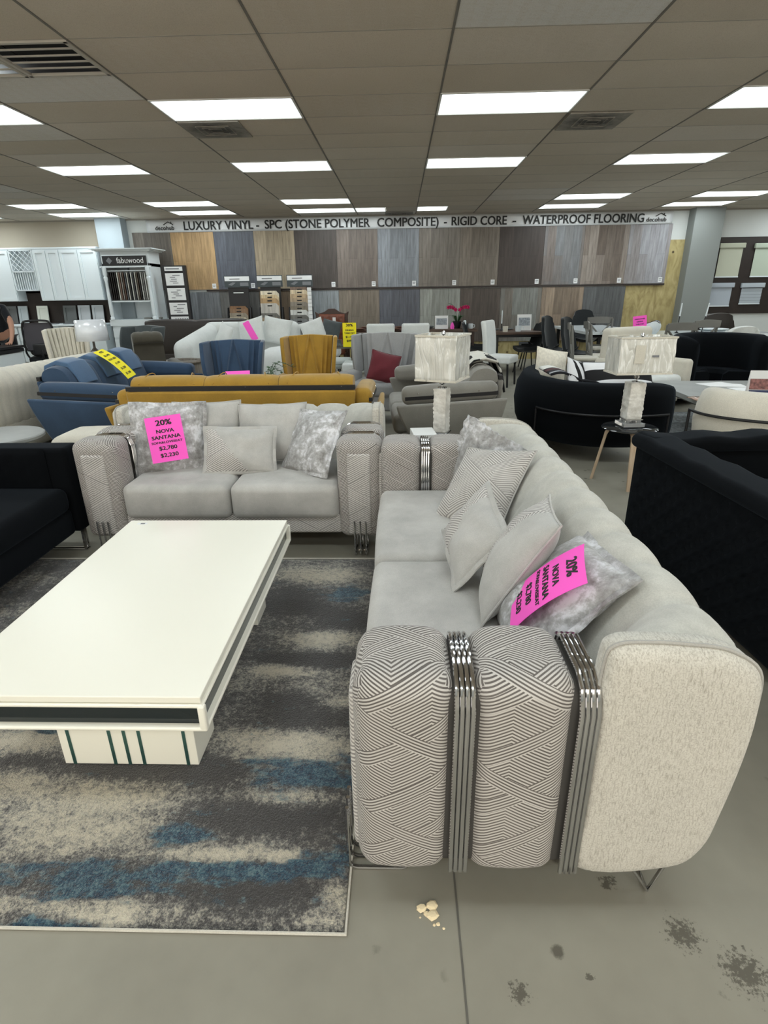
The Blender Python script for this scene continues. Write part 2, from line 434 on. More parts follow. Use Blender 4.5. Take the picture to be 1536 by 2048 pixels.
# joints sawn in the slab: thin dark lines of filler, part of the floor build-up
M['joint'] = plain('joint filler', srgb(92, 90, 84), 0.7, var=0.1, vs=30)
b = B()
for x in (0.145, 3.4, -3.1, 6.6, -6.3): box(b, 0.005, WY - Y0, 0.0012, x, (WY + Y0) / 2, 0.0006)
for y in (5.9, 9.6): box(b, X1 - X0, 0.005, 0.0012, 0, y, 0.0006)
struct('trim_1', b, 'joint')
b = B(); box(b, 17.35, 0.12, H, (X0 + X1) / 2 + 3.1 - 0.03, WY + 0.06, H / 2); struct('wall_back', b, 'wall')
b = B(); box(b, 6.1, 0.12, H, X0 + 3.0, WY + 0.06, H / 2); struct('wall_back_left', b, 'tan_wall')
b = B(); box(b, 0.12, WY - Y0, H, X0 - 0.06, (WY + Y0) / 2, H / 2); struct('wall_left', b, 'wall')
b = B(); box(b, 0.12, WY - Y0, H, X1 + 0.06, (WY + Y0) / 2, H / 2); struct('wall_right', b, 'wall')
# shop front behind the camera: piers and glass
b = B()
box(b, X1 - X0, 0.12, 0.5, (X0 + X1) / 2, Y0 - 0.06, 0.25); box(b, X1 - X0, 0.12, 0.4, (X0 + X1) / 2, Y0 - 0.06, H - 0.2)
for i in range(9): box(b, 0.35, 0.12, H - 0.9, X0 + 0.2 + i * (X1 - X0 - 0.4) / 8, Y0 - 0.06, 0.5 + (H - 0.9) / 2)
struct('wall_front', b, 'wall')
# ceiling: lay-in tiles 4 x 2 ft, sagging a little
def mat_ceiling():
    t = NT('mineral ceiling tile').set(Roughness=0.95)
    tc = t.n('ShaderNodeUVMap'); tc.uv_map = 'UVMap'
    wn = t.n('ShaderNodeTexWhiteNoise', noise_dimensions='2D'); t.l(tc.outputs[0], wn.inputs['Vector'])
    v = t.obj(); f = t.noise(v, 190, 3, 0.8); g = t.noise(v, 0.7, 3)
    c = t.ramp(wn.outputs[0], [(0.0, srgb(196, 186, 172)), (0.82, srgb(206, 196, 182)), (0.93, srgb(212, 206, 200)), (1.0, srgb(222, 222, 222))])
    pt = t.ramp(f, [(0.38, (0.6, 0.58, 0.56, 1)), (0.48, (1, 1, 1, 1))])
    c = t.mix(0.5, c, t.mix(1.0, c, pt, 'MULTIPLY'))
    c = t.mix(1.0, c, t.ramp(g, [(0.3, (0.92, 0.91, 0.88, 1)), (0.7, (1, 1, 1, 1))]), 'MULTIPLY')
    t.col(c); t.bump(f, 0.4, 0.004); return t.m
lamps = []
for j, row in ((-3, (-4, -2, 0, 2, 4)), (-2, (-4, -2, 0, 2, 4)), (-1, (-6, -4, -2, 0, 2, 4, 6)), (0, (-4, -2, 0, 2, 4)), (1, (-6, -4, -2, 0, 2, 4, 6))): pass
# (column, row) of every troffer on the grid; a tile is 1.22 x 0.61
TR = [(i, j) for j in (-12, -8, -4, 0, 4) for i in (-8, -6, -4, -2, 0, 2, 4, 6)]
TR += [(i, j) for j in (9,) for i in (-8, -6, -4, -2, 2, 4, 6)] + [(i, j) for j in (11,) for i in (-8, -6, -4, -2, 2, 4, 6)]
TRset = set(TR)
half = [(-1, 11), (0, 11)]      # two square lenses in the middle of the last row
vent_big = (-3, -2)
vents_small = [(-2, 1, 0), (1, 1, 0), (-1, 12, 0)]
b = B(); NI = 6
for i in range(-11, 9):
    for j in range(-15, 14):
        if (i, j) in TRset or (i, j) in half or (i, j) == vent_big: continue
        x0 = GX + 1.22 * i; y0 = GY + 0.61 * j
        if y0 > WY or y0 + .61 < Y0: continue
        rnd = random.Random(i * 91 + j * 7); sag = 0.004 + 0.007 * rnd.random()
        vs = []; fs = []; uv = []
        for p in range(NI + 1):
            for q in range(NI + 1):
                u = p / NI; v = q / NI
                vs.append((x0 + 1.22 * u, min(y0 + 0.61 * v, WY + .05), H - sag * (1 - (2 * u - 1) ** 2) ** .7 * (1 - (2 * v - 1) ** 2) ** .8)); uv.append((i + 0.5, j + 0.5))
        for p in range(NI):
            for q in range(NI):
                a = p * (NI + 1) + q; fs.append((a, a + 1, a + NI + 2, a + NI + 1))
        b.add(vs, fs, uv)
ce = obj('ceiling', b, mat_ceiling(), None, True); ce['kind'] = 'structure'
b = B(); box(b, X1 - X0, WY - Y0, 0.05, (X0 + X1) / 2, (WY + Y0) / 2, H + 0.2)
struct('trim_2', b, 'espresso')
M['tbar'] = plain('ceiling grid steel', srgb(150, 145, 136), 0.6)
M['tbar2'] = plain('ceiling main runner', srgb(112, 108, 102), 0.7, var=0.2, vs=3)
b = B()
for i in range(-10, 9): box(b, 0.016, WY - Y0, 0.006, GX + 1.22 * i, (WY + Y0) / 2, H - 0.001)
struct('trim_3', b, 'tbar2')
b = B()
for j in range(-14, 13): box(b, X1 - X0, 0.010, 0.004, (X0 + X1) / 2, GY + 0.61 * j, H + 0.0005)
struct('trim_4', b, 'tbar')
b = B(); box(b, X1 - X0, 0.02, 0.03, (X0 + X1) / 2, WY - 0.01, H - 0.015); struct('trim_5', b, 'tbar')
# troffers
t = NT('lit prismatic lens').set(Base_Color=(0.8, 0.8, 0.8, 1), Roughness=0.5)
tc = t.n('ShaderNodeTexCoord'); sp = t.n('ShaderNodeSeparateXYZ'); t.l(tc.outputs['Generated'], sp.inputs[0])
ex = t.math('MULTIPLY', t.math('ABSOLUTE', t.math('SUBTRACT', sp.outputs[0], 0.5)), 2.0); ey = t.math('MULTIPLY', t.math('ABSOLUTE', t.math('SUBTRACT', sp.outputs[1], 0.5)), 2.0)
fall = t.math('MAXIMUM', t.math('POWER', ex, 9.0), t.math('POWER', ey, 3.5))      # the tubes stop short of the lens edge
st = t.n('ShaderNodeMapRange'); st.inputs[1].default_value = 0.0; st.inputs[2].default_value = 1.0; st.inputs[3].default_value = 1.0; st.inputs[4].default_value = 0.075
t.l(fall, st.inputs[0]); t.l(t.math('MULTIPLY', st.outputs[0], LAMP), t.p.inputs['Emission Strength'])
t.p.inputs['Emission Color'].default_value = (0.90, 0.985, 1.0, 1); M['lens'] = t.m
M['lampframe'] = plain('white enamel frame', srgb(215, 215, 212), 0.5)
def troffer(x0, y0, w, label, grp):
    t = thing('ceiling_light', label, 'ceiling light', (x0 + w / 2, y0 + 0.305, H), 0, grp)
    b = B(); box(b, w - 0.035, 0.575, 0.004, 0, 0, -0.002); obj('diffuser', b, 'lens', t, False)
    b = B()
    for s in (-1, 1): box(b, w - 0.004, 0.015, 0.014, 0, s * 0.2965, -0.003); box(b, 0.015, 0.606, 0.014, s * (w / 2 - 0.0095), 0, -0.003)
    obj('frame', b, 'lampframe', t, False)
    return t
vis = {(-4, 0): 'cut by the left frame edge beside the air return grille', (-2, 0): 'largest left one, in front of the dirty diffuser',
       (0, 0): 'largest one above the middle of the shop', (2, 0): 'at the right frame edge in the nearest row',
       (-4, 4): 'leftmost in the second row', (-2, 4): 'left of centre in the second row', (0, 4): 'right of centre in the second row', (2, 4): 'rightmost in the second row'}
nm9 = {-8: 'far left edge', -6: 'left of the kitchen display column', -4: 'above the cabinet sample stand', -2: 'above the banner text LUXURY', 2: 'above the banner word FLOORING', 4: 'above the blinds display', 6: 'beyond the right edge'}
for (i, j) in TR:
    x0 = GX + 1.22 * i; y0 = GY + 0.61 * j
    if x0 + 1.22 > X1 or x0 < X0: continue
    if j < 0: lb = 'lit fluorescent ceiling light over the shop front, behind the view'; g = 'troffers behind the view'
    elif (i, j) in vis: lb = 'lit rectangular ceiling light, ' + vis[(i, j)]; g = 'fluorescent ceiling lights'
    elif j == 0 or j == 4: lb = 'lit rectangular ceiling light of row %s, outside the frame on the %s' % ('one' if j == 0 else 'two', 'left' if i < 0 else 'right'); g = 'fluorescent ceiling lights'
    else: lb = 'lit ceiling light %s, %s row of the last pair' % (nm9[i], 'nearer' if j == 9 else 'farther'); g = 'fluorescent ceiling lights'
    troffer(x0, y0, 1.22, lb, g)
troffer(GX - 1.22, GY + 0.61 * 11, 0.61, 'square lit ceiling light above the banner, left of the pair', 'square ceiling lights')
troffer(GX, GY + 0.61 * 11, 0.61, 'square lit ceiling light above the banner, right of the pair', 'square ceiling lights')
b = B(); 
box(b, 0.61, 0.61, 0.004, GX - 0.305, GY + 0.61 * 11.5, H + 0.003); box(b, 0.61, 0.61, 0.004, GX + 0.915, GY + 0.61 * 11.5, H + 0.003)
struct('trim_6', b, plain('plain tile', srgb(190, 182, 170), 0.95))
# air return grilles, near left: two square ones side by side
M['grille'] = plain('grille steel', srgb(176, 170, 160), 0.5); M['duct'] = plain('dark duct', srgb(14, 13, 12), 0.9)
for k, (x, lb) in enumerate(((GX - 1.22 * 3 + 0.305, 'square air return grille with slats, at the left frame edge'), (GX - 1.22 * 3 + 0.915, 'square air return grille with dark gaps between slats, next to the corner tile'))):
    t = thing('ceiling_vent', lb, 'air vent', (x, GY + 0.61 * -2 + 0.305, H), 0, 'air return grilles')
    b = B(); box(b, 0.60, 0.60, 0.01, 0, 0, 0.09); obj('duct', b, 'duct', t, False)
    b = B()
    for s in (-1, 1): box(b, 0.605, 0.03, 0.02, 0, s * 0.288, -0.004); box(b, 0.03, 0.605, 0.02, s * 0.288, 0, -0.004)
    obj('frame', b, 'grille', t, False, bevel=0.003)
    for n in range(4):
        b = B(); box(b, 0.55, 0.014, 0.008, 0, -0.165 + n * 0.11, -0.002); obj('slat', b, 'grille', t, False)
# sooty diffusers
def sooty():
    t = NT('sooty diffuser').set(Roughness=0.8); tc = t.n('ShaderNodeTexCoord')
    mp = t.n('ShaderNodeMapping'); mp.inputs['Location'].default_value = (-0.5, -0.5, 0); t.l(tc.outputs['Generated'], mp.inputs[0])
    le = t.n('ShaderNodeVectorMath', operation='LENGTH'); t.l(mp.outputs[0], le.inputs[0])
    n = t.noise(t.obj(), 7, 5, 0.7)
    f = t.math('ADD', le.outputs['Value'], t.math('MULTIPLY', t.math('SUBTRACT', n, 0.5), 0.9))
    t.col(t.ramp(f, [(0.15, srgb(62, 60, 58)), (0.45, srgb(125, 121, 115)), (0.7, srgb(150, 145, 136))])); return t.m
M['soot'] = sooty()
for (i, j, k), lb in zip(vents_small, ('soot-stained square ceiling diffuser behind the large left light', 'soot-stained square ceiling diffuser right of the large middle light', 'small sooty ceiling diffuser just above the banner centre')):
    x = GX + 1.22 * i + (0.305 if i < 0 or True else 0.915); y = GY + 0.61 * j + 0.305
    if i == -1: x = GX - 0.35
    t = thing('ceiling_vent', lb, 'air vent', (x, y, H - 0.012), 0, 'sooty ceiling diffusers')
    b = B(); box(b, 0.575, 0.575, 0.012, 0, 0, 0); obj('face_plate', b, 'soot', t, False)
    b = B()
    for s in (0.16, 0.11, 0.06):
        for q in (-1, 1): box(b, 2 * s, 0.008, 0.006, 0, q * s, -0.008); box(b, 0.008, 2 * s, 0.006, q * s, 0, -0.008)
    obj('louver', b, 'soot', t, False)
# columns
b = B(); box(b, 0.55, 0.30, H, -6.17, WY - 0.15, H / 2); struct('trim_7', b, 'column', bevel=0.004)
b = B(); box(b, 0.60, 0.30, H, 6.36, WY - 0.15, H / 2); struct('trim_8', b, 'grey_column', bevel=0.004)
# ================================================================== MAIN SEATING GROUP
def resample(pts, closed=True):
    return smooth_path(pts, 5, closed)
BP = [(0.555, 0.125), (0.78, 0.13), (0.855, 0.20), (0.88, 0.33), (0.897, 0.50), (0.900, 0.64), (0.885, 0.745), (0.81, 0.80), (0.72, 0.815), (0.64, 0.82), (0.572, 0.812), (0.552, 0.76), (0.55, 0.55), (0.55, 0.35)]
BI = [(0.53, 0.14), (0.80, 0.13), (0.855, 0.20), (0.885, 0.33), (0.905, 0.50), (0.912, 0.63), (0.90, 0.725), (0.865, 0.78), (0.80, 0.795), (0.745, 0.765), (0.70, 0.71), (0.645, 0.62), (0.585, 0.50), (0.53, 0.35)]
def make_sofa(label, L, ncush, nch, group=None, seam0=None):
    t = thing('sofa', label, 'sofa', (0, 0, 0), 0, group)
    hw = L / 2; AW = 0.25
    for s in (-1, 1):
        cx = s * (hw - AW / 2)
        # arm: padded core with two patterned bands round it and chrome tubing between
        b = B(); rbox(b, AW - 0.026, 0.535, 0.56, 0.045, cx, 0.280, 0.40); arm = obj('armrest', b, 'recess', t)
        for (y0, y1) in ((0.0, 0.236), (0.272, 0.508)):
            b = B(); w = y1 - y0
            def fn(p, h):
                u, v, q = p.x / h[0], p.y / h[1], p.z / h[2]
                r = p.copy(); r.x += math.copysign(0.016, p.x) * (1 - v * v) * min(1, abs(u)) ; r.z += 0.010 * (1 - v * v) * max(0, q)
                r.x *= 1 - 0.03 * (q < 0) * q * q
                return r
            rbox(b, AW - 0.01, w, 0.59, 0.05, cx, (y0 + y1) / 2, 0.405, k=5, m=(5, 6, 10), fn=fn)
            # unwrap: u along sofa depth, v up the side and over the top
            for i, vv in enumerate(b.v):
                x, y, z = vv; dx = x - cx
                q = dx * s
                b.uv[i] = (y, z + AW / 2 - q if q > 0 else 0.71 + AW / 2 - q + 0.71 - z)
            box_uv(obj('arm_band', b, 'chev', arm), cx, s)
        # front inset panel
        b = B(); rbox(b, 0.135, 0.05, 0.50, 0.014, cx - s * 0.0, 0.014, 0.385, k=3, m=(3, 2, 8), fn=puff(ay=0.006))
        for i, (x, y, z) in enumerate(b.v): b.uv[i] = (x, z)
        obj('front_panel', b, 'chev_soft', arm)
        for yc in (0.254, 0.529):
            b = B()
            for n in range(4):
                y = yc + (n - 1.5) * 0.0122; e = AW / 2 + 0.004
                pts = [(cx - e, y, 0.13), (cx - e, y, 0.625), (cx - e + 0.02, y, 0.679), (cx - e + 0.06, y, 0.698), (cx + e - 0.06, y, 0.698), (cx + e - 0.02, y, 0.679), (cx + e, y, 0.625), (cx + e, y, 0.13)]
                tube(b, pts, 0.0058, 8)
            obj('chrome_trim', b, 'chrome', arm)
        # sled leg: three rods down the front panel, bent back along the floor
        b = B()
        for n in range(3):
            x = cx + (n - 1) * 0.033
            tube(b, [(x, -0.032, 0.23), (x, -0.032, 0.03), (x, -0.026, 0.012), (x, -0.010, 0.006), (x, 0.115, 0.006), (x, 0.125, 0.010), (x, 0.175, 0.125)], 0.0055, 8)
        tube(b, [(cx - 0.035, 0.05, 0.006), (cx + 0.035, 0.05, 0.006)], 0.005, 6)
        obj('leg', b, 'chrome', t)
        b = B()
        for n in range(2):
            x = cx + s * (0.085 - n * 0.06)
            tube(b, [(x, 0.68, 0.14), (x, 0.765, 0.007), (x, 0.80, 0.12)], 0.0055, 8)
        tube(b, [(cx + s * 0.085, 0.765, 0.006), (cx + s * 0.025, 0.765, 0.006)], 0.0055, 6)
        obj('leg', b, 'chrome', t)
    iw = L - 2 * AW
    b = B(); rbox(b, iw + 0.03, 0.60, 0.13, 0.02, 0, 0.335, 0.19, k=2)
    for i, (x, y, z) in enumerate(b.v): b.uv[i] = (x, z + y * .3)
    obj('seat_base', b, 'chev_soft', t)
    cw = iw / ncush
    for n in range(ncush):
        b = B(); rbox(b, cw - 0.004, 0.60, 0.215, 0.045, -iw / 2 + cw * (n + 0.5), 0.30, 0.335, k=4, m=(10, 8, 3), fn=puff(az=0.014, ay=0.012, ax=0.0))
        obj('seat_cushion', b, 'velvet', t)
    # backrest with rounded channels
    zs_ = lambda z: z if z < 0.4 else 0.4 + (z - 0.4) * 0.945
    prof = resample([(0, y, zs_(z)) for y, z in BP]); pin = resample([(0, y, zs_(z)) for y, z in BI]); cy, cz = 0.71, 0.46
    rings = []; xs = []
    inner = hw - 0.035
    for c in range(nch):
        for q in range(8): xs.append(-inner + 2 * inner * (c + q / 8) / nch)
    xs.append(inner)
    for i, x in enumerate(xs):
        f = (i % 8) / 8; bul = 0.0 if i in (0, len(xs) - 1) else abs(math.sin(PI * f)) ** 0.34
        g = 1 - 0.075 * (1 - bul)
        e = 1.0 - 0.05 * max(0, abs(x) / inner - 0.93) / 0.07
        ring = []
        bl = max(0.0, (abs(x) - (inner - 0.24)) / 0.24) ** 1.5
        for pa, pb in zip(prof, pin):
            p = pb.lerp(pa, min(1, bl))
            w = (1 if p.z > 0.42 else 0.3)
            ring.append((x, cy + (p.y - cy) * (1 - (1 - g * e) * w), cz + (p.z - cz) * (1 - (1 - g * e) * w)))
        rings.append(ring)
    b = B(); loft(b, rings); obj('backrest', b, 'velvet_back', t, angle=75)
    for s in (-1, 1):
        b = B(); rr = []
        for (dx, sc) in ((-0.035, 0.975), (-0.03, 1.0), (0.0, 1.005), (0.022, 0.985), (0.034, 0.95), (0.040, 0.88), (0.043, 0.7), (0.044, 0.35)):
            rr.append([(s * (inner + dx), cy + (p.y - cy) * sc, cz + (p.z - cz) * sc) for p in prof])
        loft(b, rr); sp_ = obj('side_panel', b, 'weave', t, angle=80)
        b = B(); tube(b, [(s * (inner + 0.012), cy + (p.y - cy) * 1.005, cz + (p.z - cz) * 1.005) for p in prof], 0.0045, 6, closed=True)
        obj('piping', b, 'piping', sp_)
    return t
sofa = make_sofa('long grey velvet sofa beside the coffee table with chrome-striped patterned arms', 2.30, 2, 10)
sofa.location = (-0.112, 2.15, 0); sofa.rotation_euler = (0, 0, -PI / 2)
love = make_sofa('grey velvet loveseat facing the camera behind the coffee table', 1.80, 2, 8)
love.location = (-1.015, 3.10, 0)

# ---------------- pillows
def pillow(name, label, w, h, th, mat, loc, rot, flange=0.0, group=None, seed=1, ruffle=0.0, mat2=None, split=None, pinch=0.35, cat='pillow'):
    """w,h,th; local x width, z height, front -y; centre at origin"""
    rnd = random.Random(seed); t = thing(name, label, cat, loc, 0, group); t.rotation_euler = rot
    N = 22; b = B(); off = Vector((seed * 3.1, seed * 1.7, 0))
    def pt(u, v, s):
        bow = 0.06
        x = w / 2 * u * (1 - bow * (1 - v * v) * 1.0); z = h / 2 * v * (1 - bow * (1 - u * u))
        a = max(0, 1 - abs(u) ** 2.4); c = max(0, 1 - abs(v) ** 2.4)
        y = s * th / 2 * (a * c) ** 0.62
        n = noise.noise(Vector((u * 1.6, v * 1.6, s)) + off) * 0.018 * (a * c) ** 0.3
        # radiating creases from the corners
        ang = math.atan2(abs(v) - 1, abs(u) - 1); d = math.hypot(abs(u) - 1, abs(v) - 1)
        n += math.sin(ang * 14 + seed) * 0.004 * math.exp(-d * 2.6) * min(1, (a * c) * 6)
        return Vector((x, y + s * n, z))
    for s in (-1, 1):
        vs = []; fs = []; uv = []
        for i in range(N + 1):
            for j in range(N + 1):
                u = -math.cos(PI * i / N); v = -math.cos(PI * j / N); u = 0.5 * u + 0.5 * (2 * i / N - 1); v = 0.5 * v + 0.5 * (2 * j / N - 1)
                vs.append(pt(u, v, s)); uv.append((u * w / 2, v * h / 2))
        for i in range(N):
            for j in range(N): a = i * (N + 1) + j; fs.append((a, a + 1, a + N + 2, a + N + 1))
        b.add(vs, fs, uv)
    me_mat = mat
    o = obj('cushion_body' , b, me_mat, t, angle=80)
    if mat2:
        o.data.materials.append(M[mat2])
        for p in o.data.polygons:
            if split(p.center.x / (w / 2), p.center.z / (h / 2)): p.material_index = 1
    # weld the seam
    bm = bmesh.new(); bm.from_mesh(o.data); bmesh.ops.remove_doubles(bm, verts=bm.verts, dist=0.0004); bmesh.ops.recalc_face_normals(bm, faces=bm.faces); bm.to_mesh(o.data); bm.free()
    # edge: piping or a flange
    edge = []
    K = 26
    for (ua, va, ub, vb) in ((-1, -1, 1, -1), (1, -1, 1, 1), (1, 1, -1, 1), (-1, 1, -1, -1)):
        for q in range(K):
            f = q / K; u = ua + (ub - ua) * f; v = va + (vb - va) * f; edge.append(pt(u, v, 1))
    if flange:
        b = B(); n = len(edge); r1 = []; r2 = []; r3 = []; r4 = []
        for i, p in enumerate(edge):
            d = Vector((p.x / (w / 2), 0, p.z / (h / 2))); 
            d = Vector((math.copysign(abs(d.x) ** 6, d.x), 0, math.copysign(abs(d.z) ** 6, d.z))).normalized()
            wv = math.sin(i * (1.9 if ruffle else 0.45) + seed) * (0.004 + ruffle) + noise.noise(p * 9 + off) * 0.008
            r1.append(p - d * 0.012 + Vector((0, 0.007, 0))); r2.append(p + d * flange + Vector((0, wv + 0.003, 0)))
            r3.append(p + d * flange + Vector((0, wv - 0.003, 0))); r4.append(p - d * 0.012 - Vector((0, 0.007, 0)))
        vs = r1 + r2 + r3 + r4; fs = []
        for i in range(n):
            j = (i + 1) % n
            for a in range(4): c = (a + 1) % 4; fs.append((a * n + i, a * n + j, c * n + j, c * n + i))
        b.add(vs, fs); obj('flange', b, mat, t, angle=80)
    else:
        b = B(); tube(b, edge, 0.0042, 6, closed=True); obj('piping', b, mat if isinstance(mat, str) and not mat.startswith('chev') else 'velvet', t)
    return t

def fr_(er, eu):
    """rotation whose local x is er and local z is eu"""
    x = Vector(er).normalized(); z = Vector(eu); z = (z - x * z.dot(x)).normalized(); y = z.cross(x)
    return Matrix(((x[0], y[0], z[0]), (x[1], y[1], z[1]), (x[2], y[2], z[2]))).to_euler()
def eul(heading, lean, roll=0):
    """heading: direction the front faces measured from -Y; lean: tipped back; roll: turned in its own plane"""
    m = Matrix.Rotation(heading, 4, 'Z') @ Matrix.Rotation(-lean, 4, 'X') @ Matrix.Rotation(roll, 4, 'Y')
    return m.to_euler()
# main sofa cushions, from far to near
pillow('throw_pillow', 'crushed silver ruffled pillow half hidden behind the patterned one, far end of long sofa', 0.38, 0.38, 0.11, 'crushed', (0.45, 2.92, 0.60), fr_((0.667, -0.679, -0.308), (0.2, -0.1, 0.97)), flange=0.035, seed=3, ruffle=0.006, group='pillows on the long sofa')
pillow('throw_pillow', 'square chevron velvet pillow standing at the far end of the long sofa', 0.43, 0.43, 0.15, 'chev_soft', (0.40, 2.60, 0.61), fr_((0.655, -0.738, 0.159), (0.50, 0.45, 0.70)), seed=5, group='pillows on the long sofa')
pillow('throw_pillow', 'small oblong flanged pillow, half plain half chevron, lying foremost on the long sofa seat', 0.43, 0.28, 0.13, 'velvet', (0.284, 2.05, 0.60), fr_((0.035, -0.99, -0.134), (0.616, -0.084, 0.783)), flange=0.018, seed=6, mat2='chev_soft', split=lambda u, v: u + v * .4 < -0.1, group='pillows on the long sofa')
pillow('throw_pillow', 'chevron velvet pillow leaning on the backrest beside the pink price sheet', 0.43, 0.43, 0.17, 'chev_soft', (0.415, 1.81, 0.615), fr_((-0.168, -0.979, 0.114), (0.533, 0.007, 0.846)), seed=8, group='pillows on the long sofa', mat2='velvet', split=lambda u, v: u > 0.15)
pillow('throw_pillow', 'crushed silver pillow under the pink price sheet, nearest the camera on the long sofa', 0.46, 0.42, 0.17, 'crushed', (0.475, 1.55, 0.60), fr_((0.0, -0.99, 0.12), (0.715, 0.1, 0.69)), flange=0.02, seed=9, group='pillows on the long sofa')
# loveseat cushions
pillow('throw_pillow', 'plain grey pillow behind the priced silver one on the loveseat', 0.43, 0.42, 0.14, 'velvet', (-1.255, 3.60, 0.64), fr_((0.94, 0.3, -0.03), (0.05, 0.2, 0.95)), seed=11, group='pillows on the loveseat')
pillow('throw_pillow', 'plain grey pillow leaning in the middle of the loveseat backrest', 0.45, 0.40, 0.14, 'velvet', (-0.839, 3.61, 0.64), fr_((0.998, 0.07, 0.005), (-0.041, 0.45, 0.87)), seed=12, group='pillows on the loveseat')
pillow('throw_pillow', 'crushed silver pillow with the pink price sheet on the loveseat', 0.44, 0.45, 0.14, 'crushed', (-1.465, 3.46, 0.635), fr_((0.97, 0.237, -0.04), (0.03, 0.25, 0.96)), flange=0.02, seed=13, ruffle=0.003, group='pillows on the loveseat')
pillow('throw_pillow', 'oblong flanged pillow, part chevron, in the middle of the loveseat', 0.44, 0.29, 0.13, 'velvet', (-1.01, 3.41, 0.575), fr_((0.995, 0.092, -0.023), (-0.023, 0.466, 0.885)), flange=0.016, seed=14, mat2='chev_soft', split=lambda u, v: u + v * .5 < -0.25, group='pillows on the loveseat')
pillow('throw_pillow', 'tilted crushed silver pillow against the right arm of the loveseat', 0.38, 0.42, 0.14, 'crushed', (-0.55, 3.43, 0.62), fr_((0.813, -0.575, 0.088), (0.273, 0.51, 0.816)), flange=0.018, seed=15, group='pillows on the loveseat')

# ---------------- pink price sheets
def sheet(label, w, h, mat, lines, loc, rot, bend=None, name='price_sign', ink='ink', group=None, cat='sign', thick=0.0006):
    """lines: (text, size, z offset, bold, strike)"""
    t = thing(name, label, cat, loc, 0, group); t.rotation_euler = rot
    bend = bend or (lambda p: p)
    b = B(); N = 12; vs = []; fs = []
    for s in (0, 1):
        for i in range(N + 1):
            for j in range(N + 1): vs.append(bend(Vector((w * (i / N - .5), s * thick, h * (j / N - .5)))))
    m_ = (N + 1) ** 2
    for i in range(N):
        for j in range(N):
            a = i * (N + 1) + j; q = (a, a + 1, a + N + 2, a + N + 1); fs.append(q); fs.append(tuple(reversed([k + m_ for k in q])))
    b.add(vs, fs); obj('paper', b, mat, t)
    def wr(z0):
        def f(co):
            p = bend(Vector((co.x, -0.0008 - co.z, z0 + co.y))); return Vector((p.x, p.z, -p.y))
        return f
    for (s, size, z0, bold, sx) in lines:
        o = text(s, size, ink, t, (0, 0, 0), bold=bold, ext=0.0002, sx=sx, wrap=wr(z0))
    return t
PRICE = [('20%', 0.047, 0.100, 0.03, 1.2), ('NOVA', 0.031, 0.048, 0.03, 1.2), ('SANTANA', 0.031, 0.011, 0.03, 1.2), ('SOFA&LOVESEAT', 0.0185, -0.020, 0.03, 1.3), ('$2,780', 0.033, -0.056, 0.025, 1.2), ('$2,230', 0.033, -0.100, 0.025, 1.2)]
s1 = sheet('pink price sheet on the crushed silver pillow of the loveseat', 0.215, 0.28, 'pink', PRICE, (-1.448, 3.365, 0.665), fr_((0.965, 0.245, 0.09), (-0.06, 0.28, 0.95)))
s2 = sheet('pink price sheet draped over the pillow nearest the camera on the long sofa', 0.215, 0.28, 'pink', PRICE, (0.418, 1.480, 0.690), fr_((-0.239, -0.967, -0.093), (0.646, -0.23, 0.728)), bend=lambda p: Vector((p.x, p.y + 0.9 * p.z ** 2 + 0.5 * p.x ** 2, p.z)))

# ---------------- coffee table
tx0, tx1, ty0, ty1, tz = -1.375, -0.575, 1.285, 2.62, 0.425
t = thing('coffee_table', 'long white lacquered coffee table with dark inlaid band and striped pedestals', 'coffee table', ((tx0 + tx1) / 2, (ty0 + ty1) / 2, 0.012))
tw, tl = tx1 - tx0, ty1 - ty0; z0 = -0.012
b = B(); box(b, tw, tl, 0.022, 0, 0, tz - 0.011 + z0); obj('tabletop', b, 'white_lacquer', t, False, bevel=0.003)
fr = obj('apron', rbox(rbox(B(), tw + 0.012, tl + 0.012, 0.012, 0.005, 0, 0, tz - 0.031 + z0, k=2, m=(1, 1, 1)), tw + 0.022, tl + 0.022, 0.014, 0.006, 0, 0, tz - 0.110 + z0, k=2, m=(1, 1, 1)), 'white_lacquer', t)
b = B(); box(b, tw - 0.02, tl - 0.02, 0.085, 0, 0, tz - 0.068 + z0); obj('inlay', b, 'dark_glass', fr, False)
for sx in (-1, 1):
    for sy in (-1, 1): b = B(); rbox(b, 0.022, 0.022, 0.085, 0.006, sx * tw / 2, sy * tl / 2, tz - 0.070 + z0, k=2, m=(1, 1, 1)); obj('corner_post', b, 'white_lacquer', fr)
for s in (-1, 1):
    yc = s * (tl / 2 - 0.24); b = B(); box(b, 0.46, 0.17, 0.31, 0.06 if s < 0 else 0.06, yc, 0.155); p = obj('pedestal', b, 'white_lacquer', t, False, bevel=0.002)
    b = B()
    for x in (-0.195, -0.055, -0.005, 0.045, 0.195): box(b, 0.011, 0.174, 0.309, x + 0.06, yc, 0.1545)
    obj('mirror_stripe', b, 'mirror_strip', p, False)
b = B(); box(b, 0.05, 0.02, 0.0003, -0.325, tl / 2 - 0.045, tz + z0 + 0.0002); obj('sticker', b, 'white_paper', t, False)['label'] = 'small white maker sticker'
b = B(); box(b, 0.022, 0.014, 0.0005, -0.322, tl / 2 - 0.045, tz + z0 + 0.0003); obj('sticker', b, 'ink_grey', t, False)

